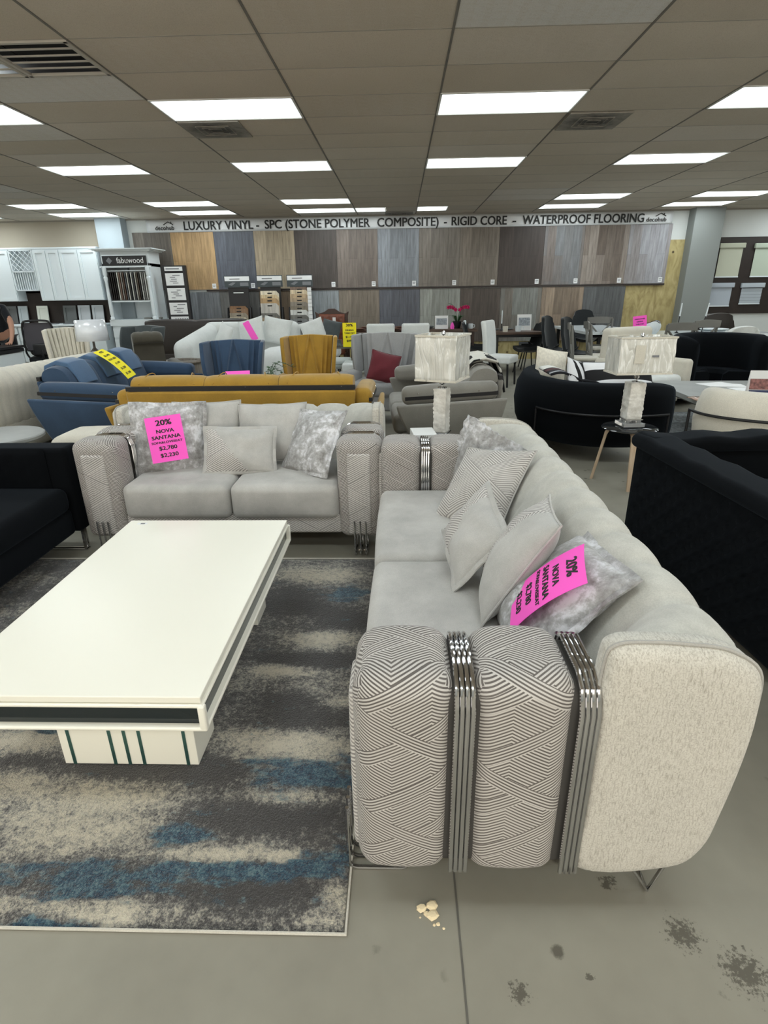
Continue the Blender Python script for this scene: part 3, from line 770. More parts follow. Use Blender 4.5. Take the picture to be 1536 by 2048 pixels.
# ---------------- rug
def mat_rug():
    t = NT('abstract rug pile').set(Roughness=1.0, Sheen_Weight=0.3)
    tc = t.n('ShaderNodeTexCoord'); pos = tc.outputs['Object']
    def mp(sc, loc=(0, 0, 0)):
        m = t.n('ShaderNodeMapping'); m.inputs['Scale'].default_value = sc; m.inputs['Location'].default_value = loc; t.l(pos, m.inputs[0]); return m.outputs[0]
    grain = t.noise(mp((1, 1, 1)), 150, 2, 0.8); grain2 = t.noise(mp((1, 1, 1)), 48, 4, 0.75)
    gj = t.math('ADD', t.math('MULTIPLY', t.math('SUBTRACT', grain, 0.5), 0.42), t.math('MULTIPLY', t.math('SUBTRACT', grain2, 0.5), 0.72))
    at = t.n('ShaderNodeAttribute'); at.attribute_name = 'dye'; sp = t.n('ShaderNodeSeparateColor'); t.l(at.outputs['Color'], sp.inputs[0])
    a = t.math('ADD', t.math('ADD', t.math('MULTIPLY', t.noise(mp((1.1, 3.6, 1), (3.3, 1.9, 0)), 1.6, 5, 0.62), 0.55), t.math('MULTIPLY', sp.outputs[0], 0.45)), gj)
    cA = t.ramp(a, [(0.36, srgb(56, 54, 54)), (0.44, srgb(76, 74, 73)), (0.50, srgb(112, 110, 106)), (0.57, srgb(154, 150, 140)), (0.66, srgb(190, 183, 166)), (0.8, srgb(206, 198, 180))])
    mid = t.math('MULTIPLY', t.math('SUBTRACT', t.noise(mp((1, 2.6, 1), (1.7, 5.1, 0)), 6, 6, 0.7), 0.5), 2.4)
    mb = t.ramp(t.math('ADD', t.math('ADD', t.math('MULTIPLY', sp.outputs[1], 0.75), mid), t.math('MULTIPLY', gj, 0.9)), [(0.34, (0, 0, 0, 1)), (0.60, (1, 1, 1, 1))])
    cB = t.ramp(t.math('ADD', grain2, t.math('MULTIPLY', t.math('SUBTRACT', grain, 0.5), 0.8)), [(0.36, srgb(16, 40, 62)), (0.52, srgb(40, 78, 98)), (0.68, srgb(96, 122, 128))])
    c = t.mix(mb, cA, cB)
    t.col(c); t.bump(grain, 0.9, 0.012); return t.m
RUG_BLUE = [(-0.3, 1.41, 0.2, 0.07), (-0.88, 1.04, 0.23, 0.05), (-0.66, 1.18, 0.09, 0.03), (-0.46, 1.07, 0.15, 0.03), (-0.22, 1.1, 0.1, 0.04), (-0.95, 0.92, 0.1, 0.02), (-0.81, 0.92, 0.04, 0.02), (-1.35, 1.61, 0.15, 0.03), (-0.27, 2.61, 0.11, 0.09), (-1.9, 1.9, 0.3, 0.08), (-1.6, 1.15, 0.2, 0.05)]
RUG_PALE = [(-0.95, 1.23, 0.2, 0.10), (-0.91, 0.97, 0.27, 0.03), (-0.75, 0.95, 0.05, 0.04), (-0.52, 1.12, 0.16, 0.02), (-0.32, 1.11, 0.04, 0.02), (-0.41, 1.53, 0.21, 0.09), (-1.27, 1.35, 0.12, 0.06), (-1.36, 1.55, 0.13, 0.06), (-0.18, 1.01, 0.04, 0.03), (-0.34, 1.31, 0.11, 0.03), (-0.44, 2.79, 0.2, 0.14), (-0.37, 2.18, 0.14, 0.06), (-0.51, 1.96, 0.11, 0.04), (-0.22, 1.77, 0.08, 0.03), (-1.8, 1.4, 0.3, 0.1)]
RUG_DARK = [(-1.02, 1.44, 0.38, 0.04), (-0.44, 1.25, 0.24, 0.05), (-0.38, 1.01, 0.17, 0.035), (-0.64, 1.41, 0.1, 0.04), (-0.52, 2.54, 0.18, 0.14), (-0.27, 2.35, 0.12, 0.06), (-0.4, 2.03, 0.17, 0.04), (-0.38, 1.66, 0.17, 0.05), (-0.47, 1.77, 0.1, 0.03), (-1.8, 1.65, 0.3, 0.06)]
def dye(x, y):
    w = noise.noise(Vector((x * 3, y * 9, 1))) * 0.35
    f = lambda L: min(1.0, sum(math.exp(-(((x - a) / (c * 1.15)) ** 2 + ((y - b_) / (d * 1.2)) ** 2) ** 1.3) for a, b_, c, d in L))
    return 0.42 + 0.48 * f(RUG_PALE) - 0.42 * f(RUG_DARK) - 0.1 * f(RUG_BLUE) + 0.15 * w, f(RUG_BLUE) * 0.9 + 0.08 + 0.25 * w
M['rug'] = mat_rug(); M['rugedge'] = fabric('rug binding', srgb(196, 192, 182), 0.05)
rx0, rx1, ry0, ry1 = -2.60, -0.140, 0.915, 3.03
t = thing('area_rug', 'abstract blue grey and beige area rug under the coffee table', 'rug', ((rx0 + rx1) / 2, (ry0 + ry1) / 2, 0))
b = B(); NX, NY = 120, 104; vs = []; fs = []
for i in range(NX + 1):
    for j in range(NY + 1):
        x = (i / NX - .5) * (rx1 - rx0 - .012); y = (j / NY - .5) * (ry1 - ry0 - .012); e = min(i, NX - i, j, NY - j)
        z = 0.009 + 0.0022 * noise.noise(Vector((x * 60, y * 60, 0))); vs.append((x, y, z if e > 1 else (0.007 if e == 1 else 0.002)))
for i in range(NX):
    for j in range(NY): a = i * (NY + 1) + j; fs.append((a, a + NY + 1, a + NY + 2, a + 1))
b.add(vs, fs); o = obj('pile', b, 'rug', t, angle=180)
ca = o.data.color_attributes.new('dye', 'FLOAT_COLOR', 'POINT')
for i, v in enumerate(o.data.vertices):
    q = dye(v.co.x + (rx0 + rx1) / 2, v.co.y + (ry0 + ry1) / 2); ca.data[i].color = (max(0, min(1, q[0])), max(0, min(1, q[1])), 0, 1)
b = B(); w, l = (rx1 - rx0) / 2, (ry1 - ry0) / 2
tube(b, [(-w, -l, 0.005), (w, -l, 0.005), (w, l, 0.005), (-w, l, 0.005)], 0.005, 6, closed=True); obj('bound_edge', b, 'rugedge', t)
# crumbs of plaster on the floor
M['crumb'] = plain('chipped plaster', srgb(232, 214, 178), 0.9)
for n, (x, y, s) in enumerate(((0.052, 0.985, 0.014), (0.079, 0.992, 0.016), (0.080, 0.966, 0.015), (0.064, 0.972, 0.008), (0.093, 0.946, 0.006), (0.106, 0.936, 0.004), (0.083, 0.944, 0.004), (0.048, 0.962, 0.003))):
    rnd = random.Random(n); b = B()
    lathe(b, [(0.0, 0), (s * .9, 0), (s, s * .25), (s * .6, s * .5), (0, s * .55)], 7, 0, 0, 0)
    b.v = [(a * (0.75 + rnd.random() * .5), c * (0.6 + rnd.random() * .5), d) for a, c, d in b.v]
    o = obj('plaster_crumb', b, 'crumb', None, False, loc=(x, y, 0.0)); tag(o, 'cream plaster crumb of a small scatter on the floor by the chrome leg', 'crumb', 'plaster crumbs on the floor')
# ================================================================== FAR WALL
def plank(name, c, d=0.22, w=0.18, tint=None, hs=1.4):
    """vertical plank flooring; c base colour, d contrast between boards"""
    t = NT(name).set(Roughness=0.55); tc = t.n('ShaderNodeTexCoord'); sp = t.n('ShaderNodeSeparateXYZ'); t.l(tc.outputs['Object'], sp.inputs[0])
    cb = t.n('ShaderNodeCombineXYZ'); t.l(sp.outputs[2], cb.inputs[0]); t.l(sp.outputs[0], cb.inputs[1])
    br = t.n('ShaderNodeTexBrick', offset=0.37); t.l(cb.outputs[0], br.inputs['Vector'])
    for k, v in (('Scale', 1.0), ('Mortar Size', 0.0016), ('Brick Width', hs), ('Row Height', w), ('Bias', 0.0)): br.inputs[k].default_value = v
    br.inputs['Color1'].default_value = mul(c, 1 - d); br.inputs['Color2'].default_value = tint or mul(c, 1 + d); br.inputs['Mortar'].default_value = mul(c, 0.45)
    g = t.noise(t.obj((9, 9, 0.9)), 3.2, 6, 0.65)
    t.col(t.mix(1.0, br.outputs[0], t.ramp(g, [(0.3, (0.68, 0.67, 0.66, 1)), (0.68, (1.2, 1.2, 1.2, 1))]), 'MULTIPLY')); return t.m
b = B(); box(b, 10.35, 0.018, 0.40, 1.03, WY - 0.010, 0.20); box(b, 1.30, 0.018, 1.15, 5.56, WY - 0.010, 0.975); box(b, 0.46, 0.018, 0.88, 5.97, WY - 0.010, 1.99)
o = struct('trim_9', b, 'plywood')
UP = [(-5.80, (104, 97, 90), 'grey-brown weathered', .2, None), (-4.97, (176, 145, 104), 'golden oak', .12, None), (-4.03, (84, 88, 98), 'dark slate blue', .12, None), (-3.16, (158, 144, 122), 'sandy tan oak', .12, None),
      (-2.28, (72, 65, 61), 'dark umber', .12, None), (-1.37, (112, 102, 95), 'brown-grey oak', .15, None), (-.48, (132, 136, 142), 'cool silver grey', .15, None), (.41, (118, 111, 103), 'driftwood grey', .13, None),
      (1.29, (122, 113, 103), 'warm taupe oak', .14, None), (2.13, (66, 57, 53), 'near-black brown', .15, None), (3.09, (142, 146, 150), 'mixed pale blue-grey', .32, (118, 108, 102)), (3.93, (118, 104, 94), 'rustic brown mix', .3, (150, 140, 132)), (4.87, (176, 177, 184), 'pale lilac grey', .18, (140, 134, 134)), (5.75,)]
LO = [(-4.70, (120, 124, 128), 'blue-grey with patches', .25, None), (-4.03, (100, 100, 98), 'ash grey', .12, None), (-3.14, (118, 102, 84), 'brown oak', .12, None), (-2.25, (142, 148, 152), 'pale blue-grey', .12, None), (-1.36, (124, 114, 102), 'khaki taupe', .12, None),
      (-.46, (92, 94, 102), 'dark blue-grey', .10, None), (.44, (146, 148, 142), 'light greenish grey', .15, None), (1.33, (84, 75, 69), 'dark walnut', .2, None), (2.22, (146, 150, 146), 'light grey patchwork', .26, (112, 104, 96)), (3.12, (136, 120, 104), 'reclaimed barnwood', .34, None), (4.03, (88, 90, 92), 'charcoal slate', .12, None), (4.93,)]
tagb = None
def price_tag(x, z, label):
    global tagb
    if tagb is None:
        b = B(); box(b, 0.085, 0.003, 0.10, 0, 0, 0); tagb = obj('price_tag', b, 'white_paper', None, False, loc=(x, WY - 0.037, z)); tag(tagb, label, 'tag', 'price tags on the flooring wall')
        q = B(); box(q, 0.06, 0.001, 0.012, 0, -0.002, 0.02); box(q, 0.05, 0.001, 0.012, -0.004, -0.002, -0.01); obj('print', q, 'ink_grey', tagb, False); return
    dup(tagb, (x, WY - 0.037, z), 0, label)
for row, (P, za, zb) in (('upper', (UP, 1.575, 2.735)), ('lower', (LO, 0.40, 1.525))):
    for k in range(len(P) - 1):
        x0, c, nm, d, tn = P[k]; x1 = P[k + 1][0]
        b = B(); box(b, x1 - x0 - 0.004, 0.016, zb - za, 0, 0, 0)
        o = obj('flooring_panel', b, plank('plank ' + nm, srgb(*c), d, 0.18, srgb(*tn) if tn else None), None, False, loc=((x0 + x1) / 2, WY - 0.028 - (0.018 if row == 'lower' else 0), (za + zb) / 2))
        tag(o, nm + ' plank sample panel in the %s row of the flooring wall' % row, 'flooring sample', 'flooring sample panels')
        if row == 'upper' and k > 0: price_tag(x1 - 0.10, za + 0.07, 'small white price tag at the foot of the ' + nm + ' panel')
        if row == 'lower' and k > 2: price_tag(x1 - 0.10, zb - 0.13, 'small white price tag at the top of the ' + nm + ' panel, below the ledge')
b = B(); box(b, 10.05, 0.05, 0.035, 0.72, WY - 0.045, 1.552); tag(obj('wall_ledge', b, 'espresso', None, False), 'long thin dark ledge between the two rows of flooring panels', 'shelf')
# banner
t = thing('banner', 'long white vinyl banner lettered LUXURY VINYL SPC RIGID CORE WATERPROOF FLOORING', 'banner', (0.13, WY - 0.05, 2.845))
b = B(); vs = []; fs = []; N = 120
for i in range(N + 1):
    x = -5.58 + 11.16 * i / N
    for j in range(5): vs.append((x, 0.006 * math.sin(x * 5.1 + j) * (j / 4) + 0.01 * noise.noise(Vector((x * 1.7, j * .8, 0))), 0.115 - 0.23 * j / 4))
for i in range(N):
    for j in range(4): a = i * 5 + j; fs.append((a, a + 1, a + 6, a + 5))
b.add(vs, fs); M['vinyl'] = plain('glossy vinyl', srgb(212, 214, 216), 0.3); o = obj('sheet', b, 'vinyl', t); md = o.modifiers.new('s', 'SOLIDIFY'); md.thickness = 0.002
def fit_text(s, x0, x1, size, z, parent, mat='ink', bold=0.02, y=-0.022):
    o = text(s, size, mat, parent, (0, y, z), bold=bold)
    xs = [v.co.x for v in o.data.vertices]; a, c = min(xs), max(xs); k = (x1 - x0) / (c - a)
    for v in o.data.vertices: v.co.x = x0 + (v.co.x - a) * k
    return o
for s, p0, p1 in (('LUXURY VINYL -', 368, 519), ('SPC (STONE POLYMER', 530, 739), ('COMPOSITE)', 753, 874), ('-', 884, 890), ('RIGID CORE', 899, 1007), ('-', 1018, 1025), ('WATERPROOF FLOORING', 1037, 1272)):
    f = lambda p: (p - 806.0) / (1272 - 368) * 9.75 + 0.02      # along the banner
    a, c = -0.0, 0.0
    fit_text(s, f(p0) - 0.06, f(p1) - 0.06, 0.235, -0.005, t, bold=0.022)
for x in (-5.18, 5.24):
    text('decohub', 0.115, 'ink', t, (x, -0.022, -0.035), bold=0.02, name='logo_lettering', space=1.05)
    b = B()
    tube(b, [(x - 0.02, -0.022, 0.03), (x + 0.085, -0.022, 0.085), (x + 0.19, -0.022, 0.03)], 0.009, 6); tube(b, [(x + 0.15, -0.022, 0.055), (x + 0.15, -0.022, 0.088)], 0.008, 6)
    obj('roof_emblem', b, 'ink', t)

# blinds display board on the right
t = thing('blind_display', 'dark brown board hung with four pale sample roller blinds', 'display board', (8.0, WY - 0.02, 0))
b = B(); box(b, 2.64, 0.03, 1.53, 0, 0, 1.695); obj('board', b, 'espresso', t, False)
for k, (x0, x1, zt, zb, c, nm) in enumerate(((6.78, 7.32, 2.34, 1.68, (188, 190, 172), 'beige'), (7.52, 8.05, 2.33, 1.68, (186, 196, 180), 'pale green'), (6.75, 7.25, 1.56, 1.09, (172, 180, 190), 'pale grey'), (7.40, 7.90, 1.55, 1.13, (176, 184, 192), 'pleated'))):
    m = plain(nm + ' blind cloth', srgb(*c), 0.8); b = B(); w = x1 - x0
    if nm == 'pleated':
        for q in range(5): box(b, w - 0.06, 0.012, (zt - zb - .1) / 5 - 0.004, (x0 + x1) / 2 - 8, -0.034, zb + (zt - zb - .1) * (q + .5) / 5, rx=0.12)
    else: box(b, w - 0.06, 0.006, zt - zb - 0.09, (x0 + x1) / 2 - 8, -0.032, (zt + zb) / 2 - 0.045)
    s = obj('sample_blind', b, m, t, False); s['label'] = nm + ' sample blind'
    b = B(); rbox(b, w, 0.06, 0.095, 0.012, (x0 + x1) / 2 - 8, -0.045, zt - 0.045, k=2, m=(1, 1, 1)); obj('cassette', b, m, s)
    b = B(); box(b, w - 0.05, 0.015, 0.022, (x0 + x1) / 2 - 8, -0.034, zb); obj('bottom_rail', b, 'cabinet', s, False)

# ---------------- kitchen cabinets on the far left
def shaker(b, w, h, x, y, z, fr=0.055):
    """raised frame door face; front at y"""
    box(b, w - fr, 0.010, h - fr, x, y + 0.014, z)
    for s in (-1, 1):
        box(b, fr, 0.026, h, x + s * (w - fr) / 2, y, z); box(b, w - 2 * fr, 0.026, fr, x, y, z + s * (h - fr) / 2)
CB = 'wall cabinets of the kitchen display'
t = thing('wall_cabinet', 'white wall cabinet with wine lattice above a plate rack', 'cabinet', (-8.17, 13.05, 0), 0, CB)
b = B(); box(b, 0.52, 0.02, 0.83, 0, 0.33, 2.01); 
for s in (-1, 1): box(b, 0.025, 0.34, 0.83, s * 0.2475, 0.17, 2.01)
for z in (1.61, 1.985, 2.41): box(b, 0.50, 0.34, 0.025, 0, 0.17, z)
obj('body', b, 'cabinet', t, False)
b = B()
for k in range(-5, 6):
    for s in (-1, 1):
        xa, xb = k * 0.11, k * 0.11 + s * 0.36; za, zb = 2.01, 2.39
        if s > 0: xa, xb, za, zb = max(xa, -0.235), min(xb, 0.235), 2.01 + max(0, -0.235 - xa) * 1.055, 2.39 - max(0, xb - 0.235) * 1.055
        else: xa, xb, za, zb = min(xa, 0.235), max(xb, -0.235), 2.01 + max(0, xa - 0.235) * 1.055, 2.39 - max(0, -0.235 - xb) * 1.055
        if zb > za + 0.02 and abs(xa - xb) > 0.02: tube(b, [(xa, 0.01, za), (xb, 0.01, zb)], 0.007, 4)
obj('lattice', b, 'cabinet', t, False)
for k in range(9):
    b = B(); box(b, 0.014, 0.02, 0.36, -0.2 + k * 0.05, 0.03, 1.80); obj('plate_divider', b, 'cabinet', t, False)
def cab(x0, x1, z0, z1, y, nd, label, grp, rows=1, depth=0.34, name='wall_cabinet', split=None):
    t = thing(name, label, 'cabinet', ((x0 + x1) / 2, y, 0), 0, grp); w = x1 - x0
    b = B(); box(b, w - 0.004, depth, z1 - z0, 0, depth / 2 + 0.012, (z0 + z1) / 2); obj('body', b, 'cabinet', t, False)
    dw = w / nd
    for k in range(nd):
        if split:
            zz = z1 - 0.01
            for q, hh in enumerate(split):
                b = B(); shaker(b, dw - 0.014, hh - 0.016, -w / 2 + dw * (k + .5), -0.0, zz - hh / 2, 0.045); obj('drawer', b, 'cabinet', t, False); zz -= hh
        else:
            b = B(); shaker(b, dw - 0.016, z1 - z0 - 0.03, -w / 2 + dw * (k + .5), -0.0, (z0 + z1) / 2 - 0.005); obj('door', b, 'cabinet', t, False)
    return t
cab(-9.45, -8.43, 1.385, 2.42, 13.05, 2, 'white two-door wall cabinet at the left frame edge', CB)
cab(-7.90, -7.32, 1.39, 2.42, 13.05, 2, 'white narrow two-door wall cabinet right of the wine lattice', CB)
cab(-7.32, -6.50, 1.39, 2.42, 13.05, 2, 'white wide two-door wall cabinet next to the column', CB)
b = B(); box(b, 2.95, 0.35, 0.04, -7.97, 13.22, 2.44); rb = obj('cornice', b, 'cabinet', None, False, bevel=0.01); tag(rb, 'white cornice running over the wall cabinets', 'cornice')
b = B(); box(b, 3.1, 0.02, 0.78, -8.0, WY - 0.012, 1.22); box(b, .52, .02, .3, -8.17, WY - 0.012, 1.7); tag(obj('backsplash', b, 'espresso', None, False), 'dark espresso backsplash board behind the leaning door samples', 'backsplash')
BC = 'base cabinets of the kitchen display'
cab(-9.45, -8.45, 0.10, 0.86, 12.8, 2, 'white base cabinet with drawers at the left frame edge', BC, depth=0.55, name='base_cabinet', split=(0.2, 0.27, 0.27))
cab(-8.43, -7.53, 0.10, 0.86, 12.8, 1, 'white base cabinet of three wide drawers behind the office chair', BC, depth=0.55, name='base_cabinet', split=(0.30, 0.22, 0.22))
cab(-7.05, -6.50, 0.10, 0.86, 12.8, 1, 'white base cabinet beside the column', BC, depth=0.55, name='base_cabinet')
b = B(); box(b, 0.47, 0.5, 0.5, -7.29, 13.07, 0.35); tag(obj('base_cabinet', b, 'cabinet', None, False), 'low white open base unit below a dark gap', 'cabinet', BC)
b = B(); rbox(b, 2.98, 0.64, 0.04, 0.01, -7.98, 13.08, 0.885, k=2, m=(4, 1, 1)); tag(obj('worktop', b, 'cabinet', None), 'white worktop along the kitchen display', 'worktop')
for k, (x0, x1, c, nm) in enumerate(((-8.92, -8.70, (110, 112, 112), 'grey'), (-8.66, -8.45, (190, 198, 202), 'pale'), (-8.23, -7.98, (226, 228, 218), 'cream raised-panel'), (-7.62, -7.33, (104, 108, 108), 'dark grey'), (-7.28, -7.01, (196, 200, 204), 'white left'), (-6.96, -6.70, (200, 204, 208), 'white right'))):
    w = x1 - x0; b = B(); shaker(b, w, 0.375, 0, 0, 0, 0.05)
    o = obj('door_sample', b, plain(nm + ' door sample paint', srgb(*c), 0.5), None, False, loc=((x0 + x1) / 2, 13.3, 1.095), rot=(R_(-8), 0, 0)); tag(o, nm + ' cabinet door sample leaning on the dark backsplash', 'cabinet door sample', 'door samples on the worktop')
for k, (x, w, lb) in enumerate(((-8.05, 0.22, 'under the cream door'), (-7.7, 0.3, 'grey one in the middle'), (-7.3, 0.2, 'beside the white doors'))):
    b = B(); box(b, w, 0.12, 0.02, 0, 0, 0); tag(obj('tile_sample', b, 'ink_grey', None, False, loc=(x, 12.86, 0.916)), 'thin sample slab lying on the worktop, ' + lb, 'sample', 'sample slabs on the worktop')

# ---------------- Fabuwood cabinet stand
t = thing('display_cabinet', 'tall white sample cabinet with black sign and hanging door samples', 'display cabinet', (-5.71, 12.6, 0))
b = B(); box(b, 1.0, 0.6, 0.90, 0, 0.31, 0.45); box(b, 1.0, 0.03, 1.2, 0, 0.585, 1.5); 
for s in (-1, 1): box(b, 0.03, 0.58, 1.2, s * 0.485, 0.31, 1.5)
box(b, 1.0, 0.58, 0.31, 0, 0.31, 2.19); box(b, 0.95, 0.56, 0.03, 0, 0.3, 1.36); box(b, 1.06, 0.64, 0.13, 0, 0.30, 0.93)
obj('body', b, 'cabinet', t, False, bevel=0.003)
b = B(); 
for k, (e, z) in enumerate(((0.06, 2.335), (0.10, 2.355), (0.14, 2.37))): box(b, 1.02 + 2 * e, 0.62 + e, 0.02, 0, 0.31 - e / 2, z)
box(b, 1.08, 0.03, 0.03, 0, -0.005, 2.035); obj('crown_moulding', b, 'cabinet', t, False)
b = B(); box(b, 0.92, 0.015, 0.185, 0.0, -0.006, 2.15); sg = obj('sign_panel', b, 'black_plastic', t, False)
text('fabuwood', 0.155, 'white_paper', sg, (0.12, -0.018, 2.15), name='lettering', bold=0.0, ext=0.002, sx=0.92)
b = B(); prism(b, [(-0.065, 0), (0, 0.065), (0.065, 0), (0, -0.065)], 0.003, -0.32, -0.0155, 2.15); obj('diamond_emblem', b, 'ink_grey', sg, False)
for s in (-1, 1):
    b = B(); lathe(b, [(0.045, 0.995), (0.045, 1.04), (0.03, 1.06), (0.04, 1.12), (0.034, 1.5), (0.03, 1.75), (0.045, 1.80), (0.045, 1.83), (0.03, 1.85), (0.045, 1.9), (0.045, 2.03)], 14, s * 0.455, -0.01); obj('turned_post', b, 'cabinet', t)
cols = [(30, 26, 26)] * 4 + [(214, 214, 206), (120, 96, 84), (150, 146, 140), (96, 74, 64), (90, 92, 96), (200, 198, 190), (30, 30, 34), (206, 206, 200), (60, 60, 66), (190, 188, 180), (90, 76, 66), (40, 36, 36), (196, 196, 192), (120, 118, 116), (210, 210, 206), (180, 178, 172)]
for k, c in enumerate(cols):
    b = B(); box(b, 0.016, 0.34, 0.54, -0.40 + k * 0.042, 0.20, 1.66); obj('hanging_sample', b, plain('door finish %s' % ' '.join(map(str, c)), srgb(*c), 0.4), t, False)
b = B(); tube(b, [(-0.45, 0.06, 1.96), (0.45, 0.06, 1.96)], 0.012, 8); obj('rail', b, 'cabinet', t)
for k in range(3):
    x = -0.34 + k * 0.34; b = B(); m_ = ('cabinet', 'greywood', 'charcoal')[k]
    for q, zz in enumerate((0.72, 0.50, 0.28)): box(b, 0.31, 0.02, 0.18, x, -0.002, zz)
    obj('drawer_stack', b, m_, t, False)
for x in (-5.45, -5.25):
    b = B(); box(b, 0.16, 0.12, 0.03, 0, 0, 0); tag(obj('sample_box', b, 'greywood', None, False, loc=(x, 12.75, 1.012)), 'small grey sample block in the niche of the white sample cabinet', 'sample', 'sample blocks in the niche')

# ---------------- black upright sample stand
t = thing('sample_stand', 'narrow black stand with four grey sample cards beside the white sample cabinet', 'display stand', (-4.75, 12.7, 0))
b = B(); box(b, 0.50, 0.10, 2.05, 0, 0.05, 1.025); obj('panel', b, 'black_plastic', t, False, bevel=0.004)
b = B(); box(b, 0.38, 0.006, 0.08, 0, -0.004, 1.985); h = obj('header', b, 'white_paper', t, False); b = B(); box(b, 0.28, 0.003, 0.02, -0.02, -0.009, 1.985); obj('header_print', b, 'ink_grey', h, False)
for k, z in enumerate((1.78, 1.49, 1.20, 0.92)):
    b = B(); box(b, 0.38, 0.006, 0.24, 0, -0.004, z); c = obj('sample_card', b, 'white_paper', t, False); rnd = random.Random(k)
    b = B()
    if k == 3:
        for q in range(6): box(b, 0.035, 0.004, 0.19, -0.13 + q * 0.05, -0.009, z, ry=0.6)
    else:
        for q in range(5): box(b, 0.07 + 0.1 * rnd.random(), 0.004, 0.014, -0.08 + 0.16 * rnd.random(), -0.009, z + 0.08 - q * 0.038)
    obj('print', b, 'ink_grey', c, False)

# ---------------- three flooring sample racks
def rack(x, label, boards, header=True):
    t = thing('sample_rack', label, 'sample rack', (x, 12.6, 0), 0, 'flooring sample racks')
    b = B(); box(b, 0.50, 0.40, 0.08, 0, 0.22, 0.04); box(b, 0.44, 0.03, 1.58, 0, 0.40, 0.83)
    for s in (-1, 1): prism(b, [(0.0, 0.08), (0.40, 0.08), (0.40, 1.2), (0.30, 1.2)], 0.02, s * 0.25, 0, 0, rz=PI / 2)
    for i, v in enumerate(b.v): pass
    obj('frame', b, 'black_plastic', t, False)
    b = B(); box(b, 0.555, 0.015, 0.235, 0, 0.36, 1.725); h = obj('header', b, 'charcoal', t, False)
    b = B(); box(b, 0.53, 0.004, 0.09, 0, 0.35, 1.78); obj('header_picture', b, 'white_paper', h, False)
    b = B(); prism(b, [(-0.2, 1.66), (-0.12, 1.64), (-0.03, 1.70), (-0.1, 1.71)], 0.004, 0, 0.349, 0); box(b, 0.18, 0.004, 0.07, 0.15, 0.349, 1.67); obj('header_print', b, 'ink_grey', h, False)
    b = B(); box(b, 0.22, 0.004, 0.012, -0.05, 0.347, 1.775); obj('header_lettering', b, 'ink', h, False)
    n = len(boards)
    for k, (c, zt) in enumerate(boards):
        y = 0.33 - k * 0.028; b = B(); w = 0.40
        prism(b, [(-w / 2, 0.12), (w / 2, 0.12), (w / 2, zt - 0.06), (w / 2 - 0.06, zt), (-w / 2, zt)], 0.012, -0.01, y, 0)
        bd = obj('sample_board', b, wood('board %s' % ' '.join(map(str, c)), srgb(*mulc(c, .85)), srgb(*mulc(c, 1.1)), (9, 9, 1)), t, False)
        b = B(); rbox(b, 0.10, 0.004, 0.025, 0.0019, -0.01, y - 0.008, zt - 0.05, k=2, m=(1, 1, 1)); obj('hand_slot', b, 'ink', bd)
    return t
def mulc(c, k): return tuple(min(255, v * k) for v in c)
r1 = rack(-3.50, 'leftmost flooring sample rack with a tall black back panel and few boards', [((130, 96, 66), 1.23), ((140, 110, 84), 1.17), ((150, 140, 124), 1.09), ((196, 186, 164), 1.0), ((120, 110, 96), 0.92), ((140, 132, 118), 0.82)])
b = B(); box(b, 0.22, 0.003, 0.02, 0, 0.38, 1.50); obj('back_panel_print', b, 'white_paper', r1, False)
r2 = rack(-2.80, 'middle flooring sample rack with pale cream boards on top', [((222, 212, 190), 1.53), ((206, 186, 148), 1.45), ((176, 146, 106), 1.38), ((190, 186, 178), 1.28), ((110, 108, 102), 1.08), ((166, 146, 120), 0.99), ((188, 190, 188), 0.88), ((140, 142, 142), 0.80)])
r3 = rack(-2.15, 'rightmost flooring sample rack with a strip of white labels down its side', [((120, 100, 88), 1.60), ((206, 190, 160), 1.54), ((184, 160, 128), 1.46), ((170, 150, 124), 1.38), ((140, 132, 120), 1.30), ((130, 120, 104), 1.22), ((214, 214, 210), 1.14), ((120, 118, 112), 1.04), ((126, 128, 128), 0.96)])
for k in range(9):
    b = B(); box(b, 0.085, 0.004, 0.072, 0.235, 0.09, 1.55 - k * 0.078); obj('label_strip', b, 'white_paper', r3, False)
b = B(); box(b, 0.085, 0.004, 0.09, 0.235, 0.09, 0.84); o = obj('label_strip', b, 'blue_light', r3, False); o['label'] = 'blue label'
# ================================================================== SHOWROOM SEATING
def tufted(b, w, h, x, y, z, rz=0, nx=10, nz=4, dep=0.03, curve=0.0, rx=0):
    """tufted pad facing local -y"""
    mt = T(x, y, z, rx, 0, rz); NX = nx * 6; NZ = nz * 6; vs = []; fs = []
    for i in range(NX + 1):
        for j in range(NZ + 1):
            u = i / NX; v = j / NZ; a = u * nx; c = v * nz
            k = 0.0
            for (da, dc) in ((0, 0), (0.5, 0.5)):
                fa = (a + da) % 1 - 0.5; fc = (c + dc) % 1 - 0.5; k += math.exp(-(fa * fa + fc * fc) * 22)
            # folds along the diagonals
            d1 = abs(((a + c) % 1) - 0.5); d2 = abs(((a - c) % 1) - 0.5)
            k += 0.35 * math.exp(-d1 * 12) + 0.35 * math.exp(-d2 * 12)
            e = min(1, min(u, 1 - u) * nx * 2, min(v, 1 - v) * nz * 2)
            vs.append(mt @ Vector(((u - .5) * w, -0.03 * e ** .5 + dep * k * e, (v - .5) * h)))
    for i in range(NX):
        for j in range(NZ): q = i * (NZ + 1) + j; fs.append((q, q + NZ + 1, q + NZ + 2, q + 1))
    b.add(vs, fs); return b

